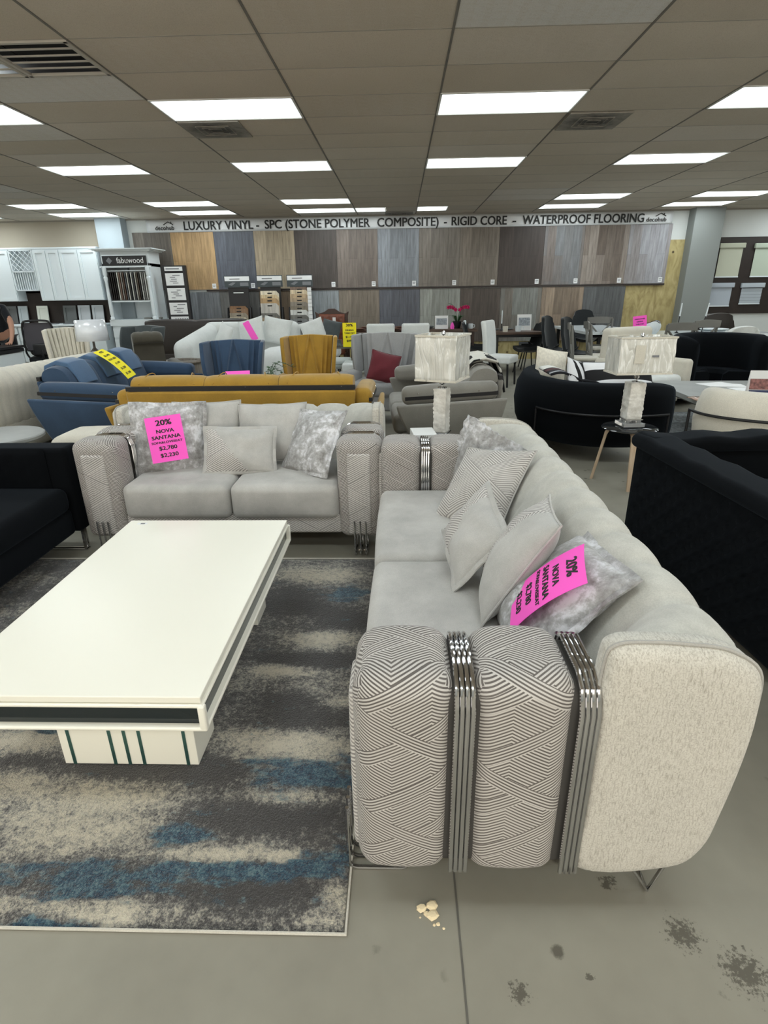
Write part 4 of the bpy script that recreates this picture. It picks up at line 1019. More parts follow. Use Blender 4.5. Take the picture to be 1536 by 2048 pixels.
def retro_sofa(label, L, n, mat, loc, rz, head=None, D=0.95, group=None, bh=0.86):
    t = thing('sofa', label, 'sofa', loc, rz, group); hw = L / 2
    # outer arm shells, flared, wider at the top
    for s in (-1, 1):
        b = B(); rr = []
        for k in range(9):
            f = k / 8; z = 0.14 + 0.50 * f; out = hw - 0.16 * (1 - f) ** 1.6; y0 = 0.22 * (1 - f) ** 1.3; y1 = D - 0.10 * (1 - f)
            ring = []
            for (dx, q) in ((0, 0), (-0.045, 0.0), (-0.05, 0.5), (-0.045, 1.0), (0, 1.0), (0.012, 0.5)):
                zz = z - (0.05 * (1 - q) if k == 8 else 0.05 * (1 - q) * f)
                ring.append((s * (out + dx), y0 + (y1 - y0) * q, zz))
            rr.append(ring)
        loft(b, rr); a = obj('arm_shell', b, mat, t, bevel=0.018, angle=60)
        b = B(); box(b, 0.03, D - 0.15, 0.03, s * (hw - 0.09), 0.48, 0.655, rx=0.05); obj('mechanism_bar', b, 'black', a, False)
        for q in (0.2, 0.75): b = B(); lathe(b, [(0, 0), (0.009, 0.004), (0, 0.012)], 8, s * (hw - 0.08), q * D, 0.668 + 0.03 * q); obj('bolt', b, 'chrome', a)
        b = B(); rbox(b, 0.16, D - 0.12, 0.15, 0.055, s * (hw - 0.16), 0.47, 0.67, rx=0.05, k=4, m=(3, 6, 2), fn=puff(az=0.012)); obj('arm_pad', b, mat, t)
    # back shell
    b = B(); rr = []
    for k in range(8):
        f = k / 7; z = 0.16 + 0.605 * f; y = D - 0.08 * (1 - f) ** 1.5; e = hw - 0.20 - 0.05 * (1 - f)
        rr.append([(-e, y, z), (-e + 0.02, y - 0.05, z), (0, y - 0.06, z), (e - 0.02, y - 0.05, z), (e, y, z), (0, y + 0.012, z)])
    loft(b, rr); bs_ = obj('back_shell', b, mat, t, bevel=0.018, angle=60)
    b = B(); box(b, L - 0.42, 0.035, 0.035, 0, D - 0.025, 0.785); obj('mechanism_bar', b, 'black', bs_, False)
    for q in (-0.36, -0.02, 0.32): b = B(); lathe(b, [(0, 0), (0.009, 0.004), (0, 0.012)], 8, q * L, D - 0.012, 0.79); obj('bolt', b, 'chrome', bs_)
    b = B(); box(b, L - 0.36, D - 0.12, 0.17, 0, 0.47, 0.22); obj('base', b, mat, t, False, bevel=0.02)
    iw = L - 0.46; cw = iw / n
    for k in range(n):
        cx = -iw / 2 + cw * (k + .5)
        b = B(); rbox(b, cw - 0.006, 0.66, 0.18, 0.05, cx, 0.32, 0.38, k=3, m=(5, 5, 2), fn=puff(az=0.012, ay=0.008)); obj('seat_cushion', b, mat, t)
        # back cushion: leans and rolls over at the top
        pr = resample([(0, 0.60, 0.44), (0, 0.585, 0.60), (0, 0.64, bh - 0.10), (0, 0.70, bh - 0.01), (0, 0.80, bh + 0.015), (0, 0.89, bh - 0.02), (0, 0.915, bh - 0.10), (0, 0.86, bh - 0.14), (0, 0.78, 0.62), (0, 0.74, 0.44)])
        b = B(); rr = []
        for q in range(13):
            f = q / 12; e = math.sin(PI * f) ** 0.3 if 0 < f < 1 else 0; g = 0.93 + 0.07 * e; x = cx + (f - .5) * (cw - 0.004)
            rr.append([(x, 0.75 + (p.y - 0.75) * g, 0.66 + (p.z - 0.66) * g) for p in pr])
        loft(b, rr); bc = obj('back_cushion', b, mat, t, angle=70)
        for sx in (-0.30, 0.30): b = B(); tube(b, smooth_path([(cx + sx * cw, 0.625, bh - 0.15), (cx + sx * cw * .9, 0.70, bh + 0.004), (cx + sx * cw * 1.0, 0.80, bh + 0.021), (cx + sx * cw * 1.25, 0.905, bh - 0.045)], 4), 0.004, 5); obj('piping', b, mat, bc)
        if head:
            b = B(); rr = []
            for q in range(9):
                f = q / 8; x = cx + (f - .5) * cw * 0.62; g = 1.0 + 0.03 * math.sin(PI * f)
                ring = [(0.61, bh - 0.17), (0.595, bh - 0.165), (0.625, bh - 0.08), (0.69, bh + 0.03), (0.80, bh + 0.055), (0.92, bh + 0.01), (0.945, bh - 0.10), (0.92, bh - 0.10), (0.90, bh - 0.03), (0.80, bh + 0.01), (0.70, bh - 0.01), (0.645, bh - 0.09)]
                rr.append([(x, 0.75 + (y - 0.75) * g, 0.6 + (z - 0.6) * g) for y, z in ring])
            loft(b, rr); hd = obj('headrest', b, head, t, bevel=0.008, angle=60)
    for sx in (-1, 1):
        for sy in (0.2, 0.72):
            b = B(); tube(b, [(sx * (hw - 0.3), sy, 0.14), (sx * (hw - 0.27), sy, 0.0)], 0.014, 8); obj('leg', b, 'black', t)
    return t
retro_sofa('mustard velvet sofa seen from behind, right behind the grey loveseat', 2.28, 3, 'mustard', (-1.29, 5.47, 0), PI, group='low sofas with open mechanism')
retro_sofa('blue sofa with light blue headrests, left of the mustard sofa', 2.0, 3, 'blue', (-2.40, 5.95, 0), R_(90), head='blue_light', group='low sofas with open mechanism', bh=0.88)
retro_sofa('taupe grey sofa end behind the lamp with the square wrapped shade', 1.72, 2, 'taupe', (-0.08, 5.60, 0), R_(-87), group='low sofas with open mechanism', bh=0.86)
# throw blanket over its back
M['throw_a'] = plain('black and white throw', srgb(30, 30, 32), 0.9)
def throwmat():
    t = NT('black and cream patterned throw').set(Roughness=0.95); w = t.n('ShaderNodeTexVoronoi'); w.inputs['Scale'].default_value = 9; t.l(t.obj((1, 1, 1)), w.inputs['Vector'])
    s = t.n('ShaderNodeSeparateXYZ'); t.l(w.outputs['Color'], s.inputs[0]); t.col(t.ramp(s.outputs[0], [(0.5, srgb(22, 22, 24)), (0.52, srgb(206, 204, 196))], 'CONSTANT')); return t.m
M['throw'] = throwmat()
b = B(); rr = []
pr = [(0.555, 0.52), (0.57, 0.66), (0.62, 0.79), (0.70, 0.885), (0.80, 0.905), (0.91, 0.875), (0.965, 0.76), (0.99, 0.62)]
vs = []; fs = []
for i in range(25):
    for j, (x, z) in enumerate(pr):
        y = 5.16 + i * 0.028; k = 0.014 * math.sin(i * 1.1 + j * .5) + 0.012 * noise.noise(Vector((i * .4, j, 0)))
        vs.append((x - 0.06 + k * .4 + 0.015, y + 0.05 * math.sin(j * 1.3), z + 0.012 + k))
for i in range(24):
    for j in range(7): a = i * 8 + j; fs.append((a, a + 1, a + 9, a + 8))
b.add(vs, fs); o = obj('throw_blanket', b, 'throw', None, angle=180); md = o.modifiers.new('s', 'SOLIDIFY'); md.thickness = 0.012; md.offset = 1
tag(o, 'black and cream patterned throw hanging over the taupe sofa back', 'blanket')

# ---------------- cream channelled sofa at the left edge
t = thing('sofa', 'cream sofa with a fluted rolled back at the left edge behind the blue one', 'sofa', (-4.50, 5.78, 0), R_(-96))
b = B(); prof = resample([(0, 0.62, 0.35), (0, 0.60, 0.6), (0, 0.66, 0.80), (0, 0.76, 0.875), (0, 0.88, 0.85), (0, 0.95, 0.74), (0, 0.93, 0.6), (0, 0.90, 0.35)]); rr = []
for i in range(22 * 6 + 1):
    f = (i % 6) / 6; x = -1.15 + 2.3 * i / 132; g = 1 - 0.035 * (1 - abs(math.sin(PI * f)) ** .6); rr.append([(x, 0.78 + (p.y - .78) * g, 0.6 + (p.z - .6) * g) for p in prof])
loft(b, rr); obj('backrest', b, 'cream', t, angle=80)
b = B(); rbox(b, 2.3, 0.9, 0.32, 0.06, 0, 0.47, 0.26); obj('base', b, 'cream', t)
for s in (-1, 1):
    b = B(); rbox(b, 0.30, 0.95, 0.66, 0.13, s * 1.20, 0.47, 0.36, k=5, m=(2, 6, 4)); obj('armrest', b, 'cream', t)
for s in (-1, 0, 1): b = B(); rbox(b, 0.66, 0.60, 0.16, 0.05, s * 0.68, 0.33, 0.46, fn=puff(az=0.02)); obj('seat_cushion', b, 'cream', t)
# round grey side table by it
t = thing('side_table', 'round pale grey side table at the left edge behind the black sofa', 'side table', (-2.98, 3.98, 0))
b = B(); lathe(b, [(0, 0.515), (0.31, 0.515), (0.318, 0.522), (0.318, 0.54), (0.31, 0.548), (0, 0.548)], 40); obj('tabletop', b, 'greytable', t)
b = B(); lathe(b, [(0.035, 0.03), (0.03, 0.515)], 16); obj('pole', b, 'black', t); b = B(); lathe(b, [(0, 0), (0.18, 0), (0.18, 0.012), (0.03, 0.03)], 32); obj('base', b, 'black', t)
# beige pouf behind the loveseat
t = thing('pouf', 'beige upholstered pouf partly hidden behind the left arm of the loveseat', 'pouf', (-2.20, 4.02, 0))
b = B(); rbox(b, 0.62, 0.45, 0.50, 0.08, 0, 0, 0.31, k=4, m=(4, 4, 3), fn=puff(az=0.02)); obj('cushion', b, 'cream', t)
for sx in (-1, 1):
    for sy in (-1, 1): b = B(); lathe(b, [(0.014, 0), (0.02, 0.07)], 10, sx * 0.22, sy * 0.15); obj('leg', b, 'black', t)

# ---------------- black velvet sofa, left foreground (faces the coffee table)
t = thing('sofa', 'black tufted velvet sofa with chrome feet at the left foreground edge', 'sofa', (-1.955, 2.28, 0), PI / 2)
for s in (-1, 1):
    b = B(); rbox(b, 0.17, 0.90, 0.53, 0.03, s * 0.925, 0.45, 0.405, k=4, m=(3, 6, 5)); a = obj('armrest', b, 'bvel', t)
    b = B(); tufted(b, 0.66, 0.26, s * 0.835, 0.45, 0.54, rz=PI / 2 * (-s), nx=5, nz=2, dep=0.02); obj('tufted_pad', b, 'bvel', a)
b = B(); rbox(b, 2.02, 0.17, 0.55, 0.03, 0, 0.90, 0.41, k=4, m=(8, 2, 4)); bk = obj('backrest', b, 'bvel', t)
b = B(); tufted(b, 1.66, 0.26, 0, 0.80, 0.54, nx=10, nz=2, dep=0.02); obj('tufted_pad', b, 'bvel', bk)
b = B(); rbox(b, 1.68, 0.80, 0.16, 0.03, 0, 0.43, 0.22, k=3); obj('base', b, 'bvel', t)
for s in (-1, 1): b = B(); rbox(b, 0.83, 0.78, 0.15, 0.05, s * 0.42, 0.41, 0.365, fn=puff(az=0.012)); obj('seat_cushion', b, 'bvel', t)
for s in (-1, 1):
    b = B(); x = s * 0.90
    for (y0, y1) in ((0.02, 0.26),):
        tube(b, [(x, 0.03, 0.15), (x, 0.02, 0.02), (x, 0.05, 0.008), (x, 0.75, 0.008), (x, 0.80, 0.02), (x, 0.79, 0.15)], 0.006, 8)
        box(b, 0.045, 0.012, 0.14, x, 0.03, 0.08); box(b, 0.045, 0.78, 0.008, x, 0.41, 0.005)
    obj('leg', b, 'chrome', t)
M['bw'] = plain('black and white print', srgb(60, 60, 62), 0.8, var=0.95, vs=40)
pb = pillow('throw_pillow', 'black and white patterned cushion just inside the left frame edge', 0.40, 0.40, 0.13, 'bw', (-2.42, 2.45, 0.60), eul(R_(60), R_(20), 0), seed=31) if 'bw' in M else None

# ---------------- black chesterfield, right foreground, seen from outside its back
t = thing('sofa', 'black deep-tufted velvet sofa along the right frame edge', 'sofa', (2.33, 2.22, 0), R_(-90 + 4) + PI)
# local front -y faces +X; local x runs along the room depth
hw = 1.10; D = 0.92
b = B(); rbox(b, 2 * hw, 0.14, 0.60, 0.04, 0, D - 0.11, 0.37, k=4, m=(8, 2, 4)); bk = obj('backrest', b, 'bvel', t)
b = B(); tufted(b, 2 * hw - 0.03, 0.60, 0, D - 0.055, 0.355, rz=PI, nx=16, nz=5, dep=0.032); obj('tufted_back_panel', b, 'bvel', bk)
b = B(); rbox(b, 2 * hw + 0.02, 0.21, 0.085, 0.038, 0, D - 0.115, 0.675, k=4, m=(16, 2, 1), fn=lambda p, h: Vector((p.x, p.y, p.z + 0.006 * math.sin(p.x * 21) * (p.z > 0)))); obj('top_roll', b, 'bvel', bk)
b = B(); tufted(b, 2 * hw - 0.34, 0.28, 0, D - 0.20, 0.56, nx=12, nz=2, dep=0.025); obj('tufted_pad', b, 'bvel', bk)
for s in (-1, 1):
    b = B(); rbox(b, 0.14, D - 0.04, 0.58, 0.04, s * (hw - 0.08), D / 2 - 0.03, 0.37, k=4, m=(2, 6, 4)); a = obj('armrest', b, 'bvel', t)
    b = B(); tufted(b, D - 0.08, 0.58, s * (hw - 0.015), D / 2 - 0.03, 0.36, rz=s * PI / 2, nx=7, nz=5, dep=0.03); obj('tufted_outer_panel', b, 'bvel', a)
    b = B(); rbox(b, 0.21, D - 0.02, 0.085, 0.038, s * (hw - 0.095), D / 2 - 0.02, 0.675, k=4, m=(2, 14, 1), fn=lambda p, h: Vector((p.x, p.y, p.z + 0.008 * math.sin(p.y * 19) * (p.z > 0)))); obj('top_roll', b, 'bvel', a)
b = B(); rbox(b, 2 * hw - 0.3, 0.66, 0.22, 0.04, 0, 0.36, 0.23, k=3); obj('base', b, 'bvel', t)
for s in (-1, 1): b = B(); rbox(b, 0.94, 0.64, 0.15, 0.05, s * 0.47, 0.34, 0.40, fn=puff(az=0.012)); obj('seat_cushion', b, 'bvel', t)
for sx in (-1, 1):
    for sy in (0.1, 0.8): b = B(); lathe(b, [(0.02, 0), (0.028, 0.08)], 10, sx * 0.95, sy); obj('leg', b, 'black', t)
sheet('orange-pink price sheet lying on the seat side of the right black sofa, seen edge-on', 0.215, 0.28, 'pink', [], (1.60, 2.42, 0.60), (R_(-62), 0, R_(96)), name='price_sign')

# ---------------- curved black sofa with metal frame
def arc_sofa(name, label, pts, mat, cat='sofa', top=0.72, seat=0.42, th=0.24, legs=True, seat_in=0.75, group=None, rail=0.46, bottom=0.16, origin=(0, 0, 0)):
    """pts: plan curve of the outer back; inside is to the left of the walking direction"""
    t = thing(name, label, cat, origin); P = smooth_path([(x - origin[0], y - origin[1], 0) for x, y in pts], 8); n = len(P); rr = []; rs = []; N2 = []
    for i, p in enumerate(P):
        d = (P[min(i + 1, n - 1)] - P[max(i - 1, 0)]).normalized(); nr = Vector((-d.y, d.x, 0)); N2.append(nr)
        e = math.sin(PI * min(1, (i + 0.6) / 7) / 2) * math.sin(PI * min(1, (n - 1 - i + 0.6) / 7) / 2) if True else 1
        e = e ** 0.5
        ring = []
        for (q, z) in ((0.05, bottom), (0.0, bottom + 0.12), (-0.02, (bottom + top) / 2), (0.0, top - 0.12), (0.05, top - 0.03), (th * .5, top), (th - 0.05, top - 0.03), (th, top - 0.12), (th - 0.01, seat - 0.02), (th - 0.02, bottom)):
            cz = (bottom + top) / 2 - 0.04; cq = th / 2
            ring.append(p + nr * (cq + (q - cq) * e) + Vector((0, 0, cz + (z - cz) * (0.75 + 0.25 * e))))
        rr.append(ring)
    b = B(); loft(b, rr); obj('backrest', b, mat, t, angle=80)
    b = B(); rr = []
    for i, p in enumerate(P):
        if i < 2 or i > n - 3: continue
        nr = N2[i]; ring = [p + nr * q + Vector((0, 0, z)) for q, z in ((th - 0.04, bottom + 0.02), (th - 0.04, seat), (seat_in - 0.06, seat), (seat_in, seat - 0.05), (seat_in, bottom + 0.06), (seat_in - 0.05, bottom + 0.02))]
        rr.append(ring)
    loft(b, rr); obj('seat', b, mat, t, bevel=0.02, angle=60)
    if legs:
        b = B(); pr = [P[i] + N2[i] * -0.035 + Vector((0, 0, rail)) for i in range(3 if name == 'armchair' else n // 2, n - 3)]
        tube(b, [pr[0] - Vector((0, 0, rail - 0.0)) * 1.0] + [pr[0] - Vector((0, 0, 0.02))] + pr + [pr[-1] - Vector((0, 0, 0.02))] + [pr[-1] - Vector((0, 0, rail))], 0.011, 8); obj('frame', b, 'black', t)
        for i in (3, n // 2, n - 4):
            b = B(); tube(b, [P[i] + N2[i] * (seat_in - 0.06) + Vector((0, 0, bottom + 0.03)), P[i] + N2[i] * (seat_in - 0.04)], 0.011, 8); obj('leg', b, 'black', t)
    return t
sf = arc_sofa('sofa', 'curved black velvet sofa with metal rail frame in the middle right', [(2.48, 5.02), (2.10, 4.92), (1.72, 4.95), (1.42, 5.15), (1.24, 5.55), (1.22, 6.0), (1.38, 6.5), (1.62, 6.85)][::-1], 'bvel', origin=(1.7, 5.6, 0), th=0.26, seat_in=0.85)
bcol = plain('white cotton', srgb(228, 230, 234), 0.9)
def stripes():
    t = NT('black and white stripes').set(Roughness=0.9); uv = t.n('ShaderNodeUVMap'); uv.uv_map = 'UVMap'; sp = t.n('ShaderNodeSeparateXYZ'); t.l(uv.outputs[0], sp.inputs[0])
    f = t.math('FRACT', t.math('DIVIDE', sp.outputs[0], 0.105)); t.col(t.ramp(f, [(0.0, srgb(228, 230, 234)), (0.55, srgb(14, 14, 18))], 'CONSTANT')); return t.m
M['stripe'] = stripes(); M['whitecotton'] = bcol
def onestripe():
    t = NT('white with one black band').set(Roughness=0.9); uv = t.n('ShaderNodeUVMap'); uv.uv_map = 'UVMap'; sp = t.n('ShaderNodeSeparateXYZ'); t.l(uv.outputs[0], sp.inputs[0])
    t.col(t.ramp(t.math('ADD', sp.outputs[1], 0.5), [(0.0, srgb(228, 230, 234)), (0.46, srgb(14, 14, 18)), (0.58, srgb(228, 230, 234))], 'CONSTANT')); return t.m
M['stripe1'] = onestripe()
M['fur'] = plain('cream faux fur', srgb(222, 216, 202), 1.0, var=0.12, vs=40)
SP = 'cushions on the curved black sofa'
pillow('throw_pillow', 'fluffy cream pillow at the far end of the curved black sofa', 0.38, 0.36, 0.17, 'fur', (1.62, 6.25, 0.72), eul(R_(20), R_(15), R_(12)), seed=21, group=SP)
pillow('throw_pillow', 'black and white striped pillow standing on edge on the curved sofa', 0.42, 0.42, 0.15, 'stripe', (1.72, 5.50, 0.66), eul(R_(48), R_(18), R_(14)), seed=22, group=SP)
pillow('throw_pillow', 'long white cushion with one black band lying on the curved sofa', 0.66, 0.36, 0.14, 'stripe1', (2.05, 5.42, 0.70), eul(R_(3), R_(35), R_(0)), seed=23, group=SP)
b = B(); vs = []; fs = []
for i in range(19):
    for j in range(9): vs.append((1.42 + 0.48 * i / 18, 5.42 + 0.5 * j / 8 - 0.12 * i / 18, 0.735 + 0.02 * math.sin(i * .5) - (0.0 if i > 3 else (3 - i) * 0.0) - 0.12 * max(0, (i - 7) / 11) ** 1.2))
for i in range(18):
    for j in range(8): a = i * 9 + j; fs.append((a, a + 9, a + 10, a + 1))
b.add(vs, fs)
def strp2():
    t = NT('striped throw').set(Roughness=0.9); v = t.n('ShaderNodeTexCoord'); sp = t.n('ShaderNodeSeparateXYZ'); t.l(v.outputs['Generated'], sp.inputs[0])
    t.col(t.ramp(sp.outputs[1], [(0, srgb(20, 22, 28)), (0.22, srgb(170, 172, 178)), (0.3, srgb(30, 30, 36)), (0.45, srgb(80, 44, 46)), (0.6, srgb(40, 36, 40)), (0.68, srgb(224, 222, 216))], 'CONSTANT')); return t.m
M['strp2'] = strp2(); o = obj('throw_blanket', b, 'strp2', None, angle=180); md = o.modifiers.new('s', 'SOLIDIFY'); md.thickness = 0.02; md.offset = 1
tag(o, 'folded throw striped white, red-brown and black on the curved black sofa back', 'blanket')

# cream curved armchair in front right
arc_sofa('armchair', 'cream curved armchair with black metal rail, at the right frame edge', [(2.27, 4.50), (2.28, 4.18), (2.50, 3.95), (2.92, 3.78), (3.32, 3.80), (3.6, 4.15)], 'cream', 'armchair', top=0.80, seat=0.42, th=0.22, seat_in=0.62, rail=0.62, bottom=0.30, origin=(2.7, 4.2, 0))
# coffee table of the right group
t = thing('coffee_table', 'large grey stone-look coffee table behind the cream curved armchair', 'coffee table', (3.85, 6.05, 0), R_(-2))
b = B(); box(b, 1.86, 1.45, 0.05, 0, 0, 0.445); obj('tabletop', b, 'greytable', t, False, bevel=0.003)
b = B(); prism(b, [(-0.90, 0.42), (0.90, 0.42), (0.70, 0.32), (-0.70, 0.32)], 1.40, 0, 0, 0); obj('apron', b, plain('dark grey underside', srgb(70, 68, 64), 0.6), t, False)
b = B(); box(b, 0.9, 0.7, 0.32, 0, 0, 0.17); obj('pedestal', b, 'greytable', t, False)
M['shag'] = plain('grey shag', srgb(118, 122, 124), 1.0, var=0.5, vs=30)
b = B(); rbox(b, 3.0, 2.2, 0.02, 0.009, 0, 0, 0.011, k=2, m=(1, 1, 1)); tag(obj('area_rug', b, 'shag', None, loc=(4.15, 6.1, 0)), 'mottled grey shag rug under the large coffee table', 'rug')
for k, (x, y, rz, lb) in enumerate(((3.55, 6.50, 0.3, 'white leaflet lying open at the far edge of the grey coffee table'), (3.62, 6.42, -0.2, 'white leaflet half under another on the grey coffee table'), (3.72, 6.15, 0.1, 'white sheet beside the brochure holder on the grey coffee table'))):
    b = B(); box(b, 0.36, 0.22, 0.004, 0, 0, 0); tag(obj('leaflet', b, 'white_paper', None, False, loc=(x, y, 0.473 + k * 0.0005), rot=(0, 0, rz)), lb, 'leaflet', 'leaflets on the coffee table')
t = thing('brochure_holder', 'brochure holder with a photo of people on the grey coffee table', 'brochure', (3.44, 5.56, 0.471), R_(-8))
b = B(); prism(b, [(-0.0, 0.0), (0.07, 0.0), (0.035, 0.28)], 0.22, 0, 0, 0, rz=-PI / 2); obj('stand', b, 'white_paper', t, False)
b = B(); box(b, 0.2, 0.003, 0.09, 0, -0.0665, 0.055, rx=-0.125); obj('blue_print', b, plain('deep blue print', srgb(34, 48, 92), 0.5), t, False)
b = B(); box(b, 0.2, 0.003, 0.10, 0, -0.0545, 0.155, rx=-0.125); obj('photo_print', b, plain('photo print', srgb(140, 92, 88), 0.5, var=0.6, vs=40), t, False)
for x, y in ((3.02, 5.0),):
    pass
b = B(); vs = []; fs = []
for i in range(9):
    for j in range(7): vs.append((2.86 + i * 0.07, 5.42 + j * 0.05, 0.474 + 0.012 * abs(noise.noise(Vector((i * .9, j * .9, 3))))))
for i in range(8):
    for j in range(6): a = i * 7 + j; fs.append((a, a + 7, a + 8, a + 1))
b.add(vs, fs); o = obj('magazine', b, plain('glossy magazine', srgb(168, 140, 124), 0.2, var=0.5, vs=25), None); md = o.modifiers.new('s', 'SOLIDIFY'); md.thickness = 0.006; md.offset = 1
tag(o, 'glossy magazine on the grey coffee table above the cream armchair back', 'magazine')
# black accent armchair
arc_sofa('armchair', 'big rounded black armchair facing the grey coffee table', [(3.72, 7.55), (3.62, 7.9), (3.78, 8.32), (4.25, 8.55), (4.72, 8.32), (4.88, 7.9), (4.80, 7.55)][::-1], 'bvel', 'armchair', top=0.90, seat=0.44, th=0.22, seat_in=0.52, legs=False, bottom=0.05, origin=(4.15, 7.8, 0)).location.z = 0
bpy.data.objects[-1] if False else None
# boxy cream armchair
t = thing('armchair', 'boxy cream armchair behind the lamp with the wide wrapped shade', 'armchair', (3.12, 7.5, 0), R_(30))
b = B(); rbox(b, 0.78, 0.20, 0.72, 0.06, 0, 0.30, 0.66, k=4, m=(4, 2, 4)); obj('backrest', b, 'cream', t)
for s in (-1, 1): b = B(); rbox(b, 0.14, 0.80, 0.50, 0.05, s * 0.39, 0.0, 0.40, k=4, m=(2, 4, 4)); obj('armrest', b, 'cream', t)
b = B(); rbox(b, 0.66, 0.62, 0.20, 0.06, 0, -0.06, 0.36, fn=puff(az=0.02)); obj('seat_cushion', b, 'offwhite', t)
b = B(); rbox(b, 0.70, 0.70, 0.16, 0.02, 0, 0.02, 0.20); obj('base', b, 'cream', t)
for sx in (-1, 1):
    for sy in (-1, 1): b = B(); lathe(b, [(0.02, 0), (0.02, 0.13)], 8, sx * 0.3, sy * 0.28); obj('leg', b, 'black', t)

# ---------------- wing chairs
def wing_chair(label, mat, loc, rz, w=0.64, hgt=1.0, group='wing chairs', pleat=True, armw=0.13, legs='black'):
    t = thing('wing_chair', label, 'armchair', loc, rz, group); hw = w / 2
    b = B(); NX, NZ = 56, 30; vs = []; fs = []
    for s in (0, 1):
        for i in range(NX + 1):
            for j in range(NZ + 1):
                u = 2 * i / NX - 1; v = j / NZ; x = u * (hw - 0.03) * (0.80 + 0.20 * v); z = 0.42 + (hgt - 0.42) * v - 0.02 * abs(u) * v
                y = 0.20 + 0.16 * v - 0.05 * (1 - u * u)
                if pleat and s == 0:
                    c = abs(abs(u) - 0.42 * (1 - v) * 1.2 - 0.02); y -= 0.035 * math.exp(-c * c * 300)      # a V of folds rising from the seat
                    for q in (0.55, 0.75): c = abs(abs(u) - q - 0.05 * v); y -= 0.02 * math.exp(-c * c * 700)
                vs.append((x, y + s * (0.12 * (1 - 0.3 * v)), z))
    m_ = (NX + 1) * (NZ + 1)
    for i in range(NX):
        for j in range(NZ): a = i * (NZ + 1) + j; q = (a, a + NZ + 1, a + NZ + 2, a + 1); fs.append(q); fs.append(tuple(reversed([k + m_ for k in q])))
    for i in range(NX): a = i * (NZ + 1); fs.append((a, a + m_, a + NZ + 1 + m_, a + NZ + 1)); a += NZ; fs.append((a, a + NZ + 1, a + NZ + 1 + m_, a + m_))
    for j in range(NZ): a = j; fs.append((a, a + 1, a + 1 + m_, a + m_)); a = NX * (NZ + 1) + j; fs.append((a, a + m_, a + 1 + m_, a + 1))
    b.add(vs, fs); obj('backrest', b, mat, t, angle=50, bevel=0.01)
    for s in (-1, 1):
        b = B(); rr = []
        for k in range(11):
            f = k / 10; z = 0.55 + (hgt - 0.57) * f; yf = 0.02 + 0.10 * f - 0.05 * math.sin(PI * f); yb = 0.30 + 0.13 * f; x = s * (hw * (0.86 + 0.14 * f))
            rr.append([(x, yf, z), (x + s * 0.045, yf + 0.01, z), (x + s * 0.02, yb, z), (x - s * 0.03, yb, z)])
        loft(b, rr); obj('wing', b, mat, t, bevel=0.018, angle=70)
        b = B(); rbox(b, armw, 0.60, 0.30, 0.055, s * (hw + 0.01), -0.06, 0.455, rx=-0.06, k=4, m=(2, 5, 2)); obj('armrest', b, mat, t)
    b = B(); rbox(b, w - 0.12, 0.58, 0.16, 0.05, 0, -0.07, 0.41, k=3, m=(4, 4, 2), fn=puff(az=0.015)); obj('seat_cushion', b, mat, t)
    b = B(); rbox(b, w - 0.02, 0.62, 0.18, 0.03, 0, -0.02, 0.25, k=2); obj('base', b, mat, t)
    for sx in (-1, 1):
        for sy in (-0.26, 0.26): b = B(); tube(b, [(sx * (hw - 0.08), sy, 0.17), (sx * (hw - 0.04), sy * 1.1, 0.0)], 0.016, 8, taper=lambda f: 1 - .4 * f); obj('leg', b, legs, t)
    return t
wing_chair('blue wing chair with folded back, in front of the white sectional', 'blue', (-1.90, 6.42, 0), R_(4), w=0.64, hgt=1.0)
wing_chair('mustard wing chair with a pointed fold, right of the blue one', 'mustard', (-1.08, 6.78, 0), R_(2), w=0.60, hgt=1.02)
wing_chair('light grey wing chair holding a burgundy cushion', 'greyf', (-0.21, 7.0, 0), R_(-12), w=0.78, hgt=1.02, armw=0.16)
pillow('throw_pillow', 'burgundy square cushion leaning in the light grey wing chair', 0.35, 0.35, 0.12, 'burgundy', (-0.19, 6.74, 0.665), eul(R_(10), R_(22), R_(16)), seed=41)
# cream channelled wing chair, grey chair and lamp by the left wall
t = wing_chair('cream fluted wing chair left of the drum-shaded lamp', 'cream', (-4.36, 7.55, 0), R_(30), w=0.46, hgt=1.10, pleat=False)
for k in range(8):
    b = B(); tube(b, [(-0.15 + k * 0.043, 0.155, 0.50), (-0.17 + k * 0.048, 0.235, 0.80), (-0.19 + k * 0.054, 0.31, 1.085)], 0.024, 8, sm=3); obj('flute', b, 'cream', t)
wing_chair('dark grey wing chair with curved sides behind the drum-shaded lamp', 'charcoal', (-4.25, 9.2, 0), R_(-20), w=0.60, hgt=1.03, pleat=False)
# dark olive recliner
t = thing('recliner', 'dark olive recliner with a rolled headrest left of the white sectional', 'recliner', (-3.46, 8.0, -0.0), R_(30))
b = B(); pr = resample([(0, 0.16, 0.42), (0, 0.20, 0.80), (0, 0.13, 0.88), (0, 0.16, 0.97), (0, 0.28, 1.01), (0, 0.38, 0.95), (0, 0.40, 0.80), (0, 0.36, 0.42)]); rr = []
for q in range(13):
    f = q / 12; e = (math.sin(PI * f)) ** 0.25 if 0 < f < 1 else 0; g = 0.88 + .12 * e - 0.03 * (q in (4, 8)); rr.append([((f - .5) * 0.40, 0.28 + (p.y - .28) * g, 0.75 + (p.z - .75) * g) for p in pr])
loft(b, rr); obj('backrest', b, 'olive', t, angle=70)
for s in (-1, 1): b = B(); rbox(b, 0.16, 0.80, 0.45, 0.07, s * 0.31, -0.02, 0.40, k=4); obj('armrest', b, 'olive', t)
b = B(); rbox(b, 0.50, 0.62, 0.30, 0.06, 0, -0.06, 0.32, fn=puff(az=.02)); obj('seat', b, 'olive', t)
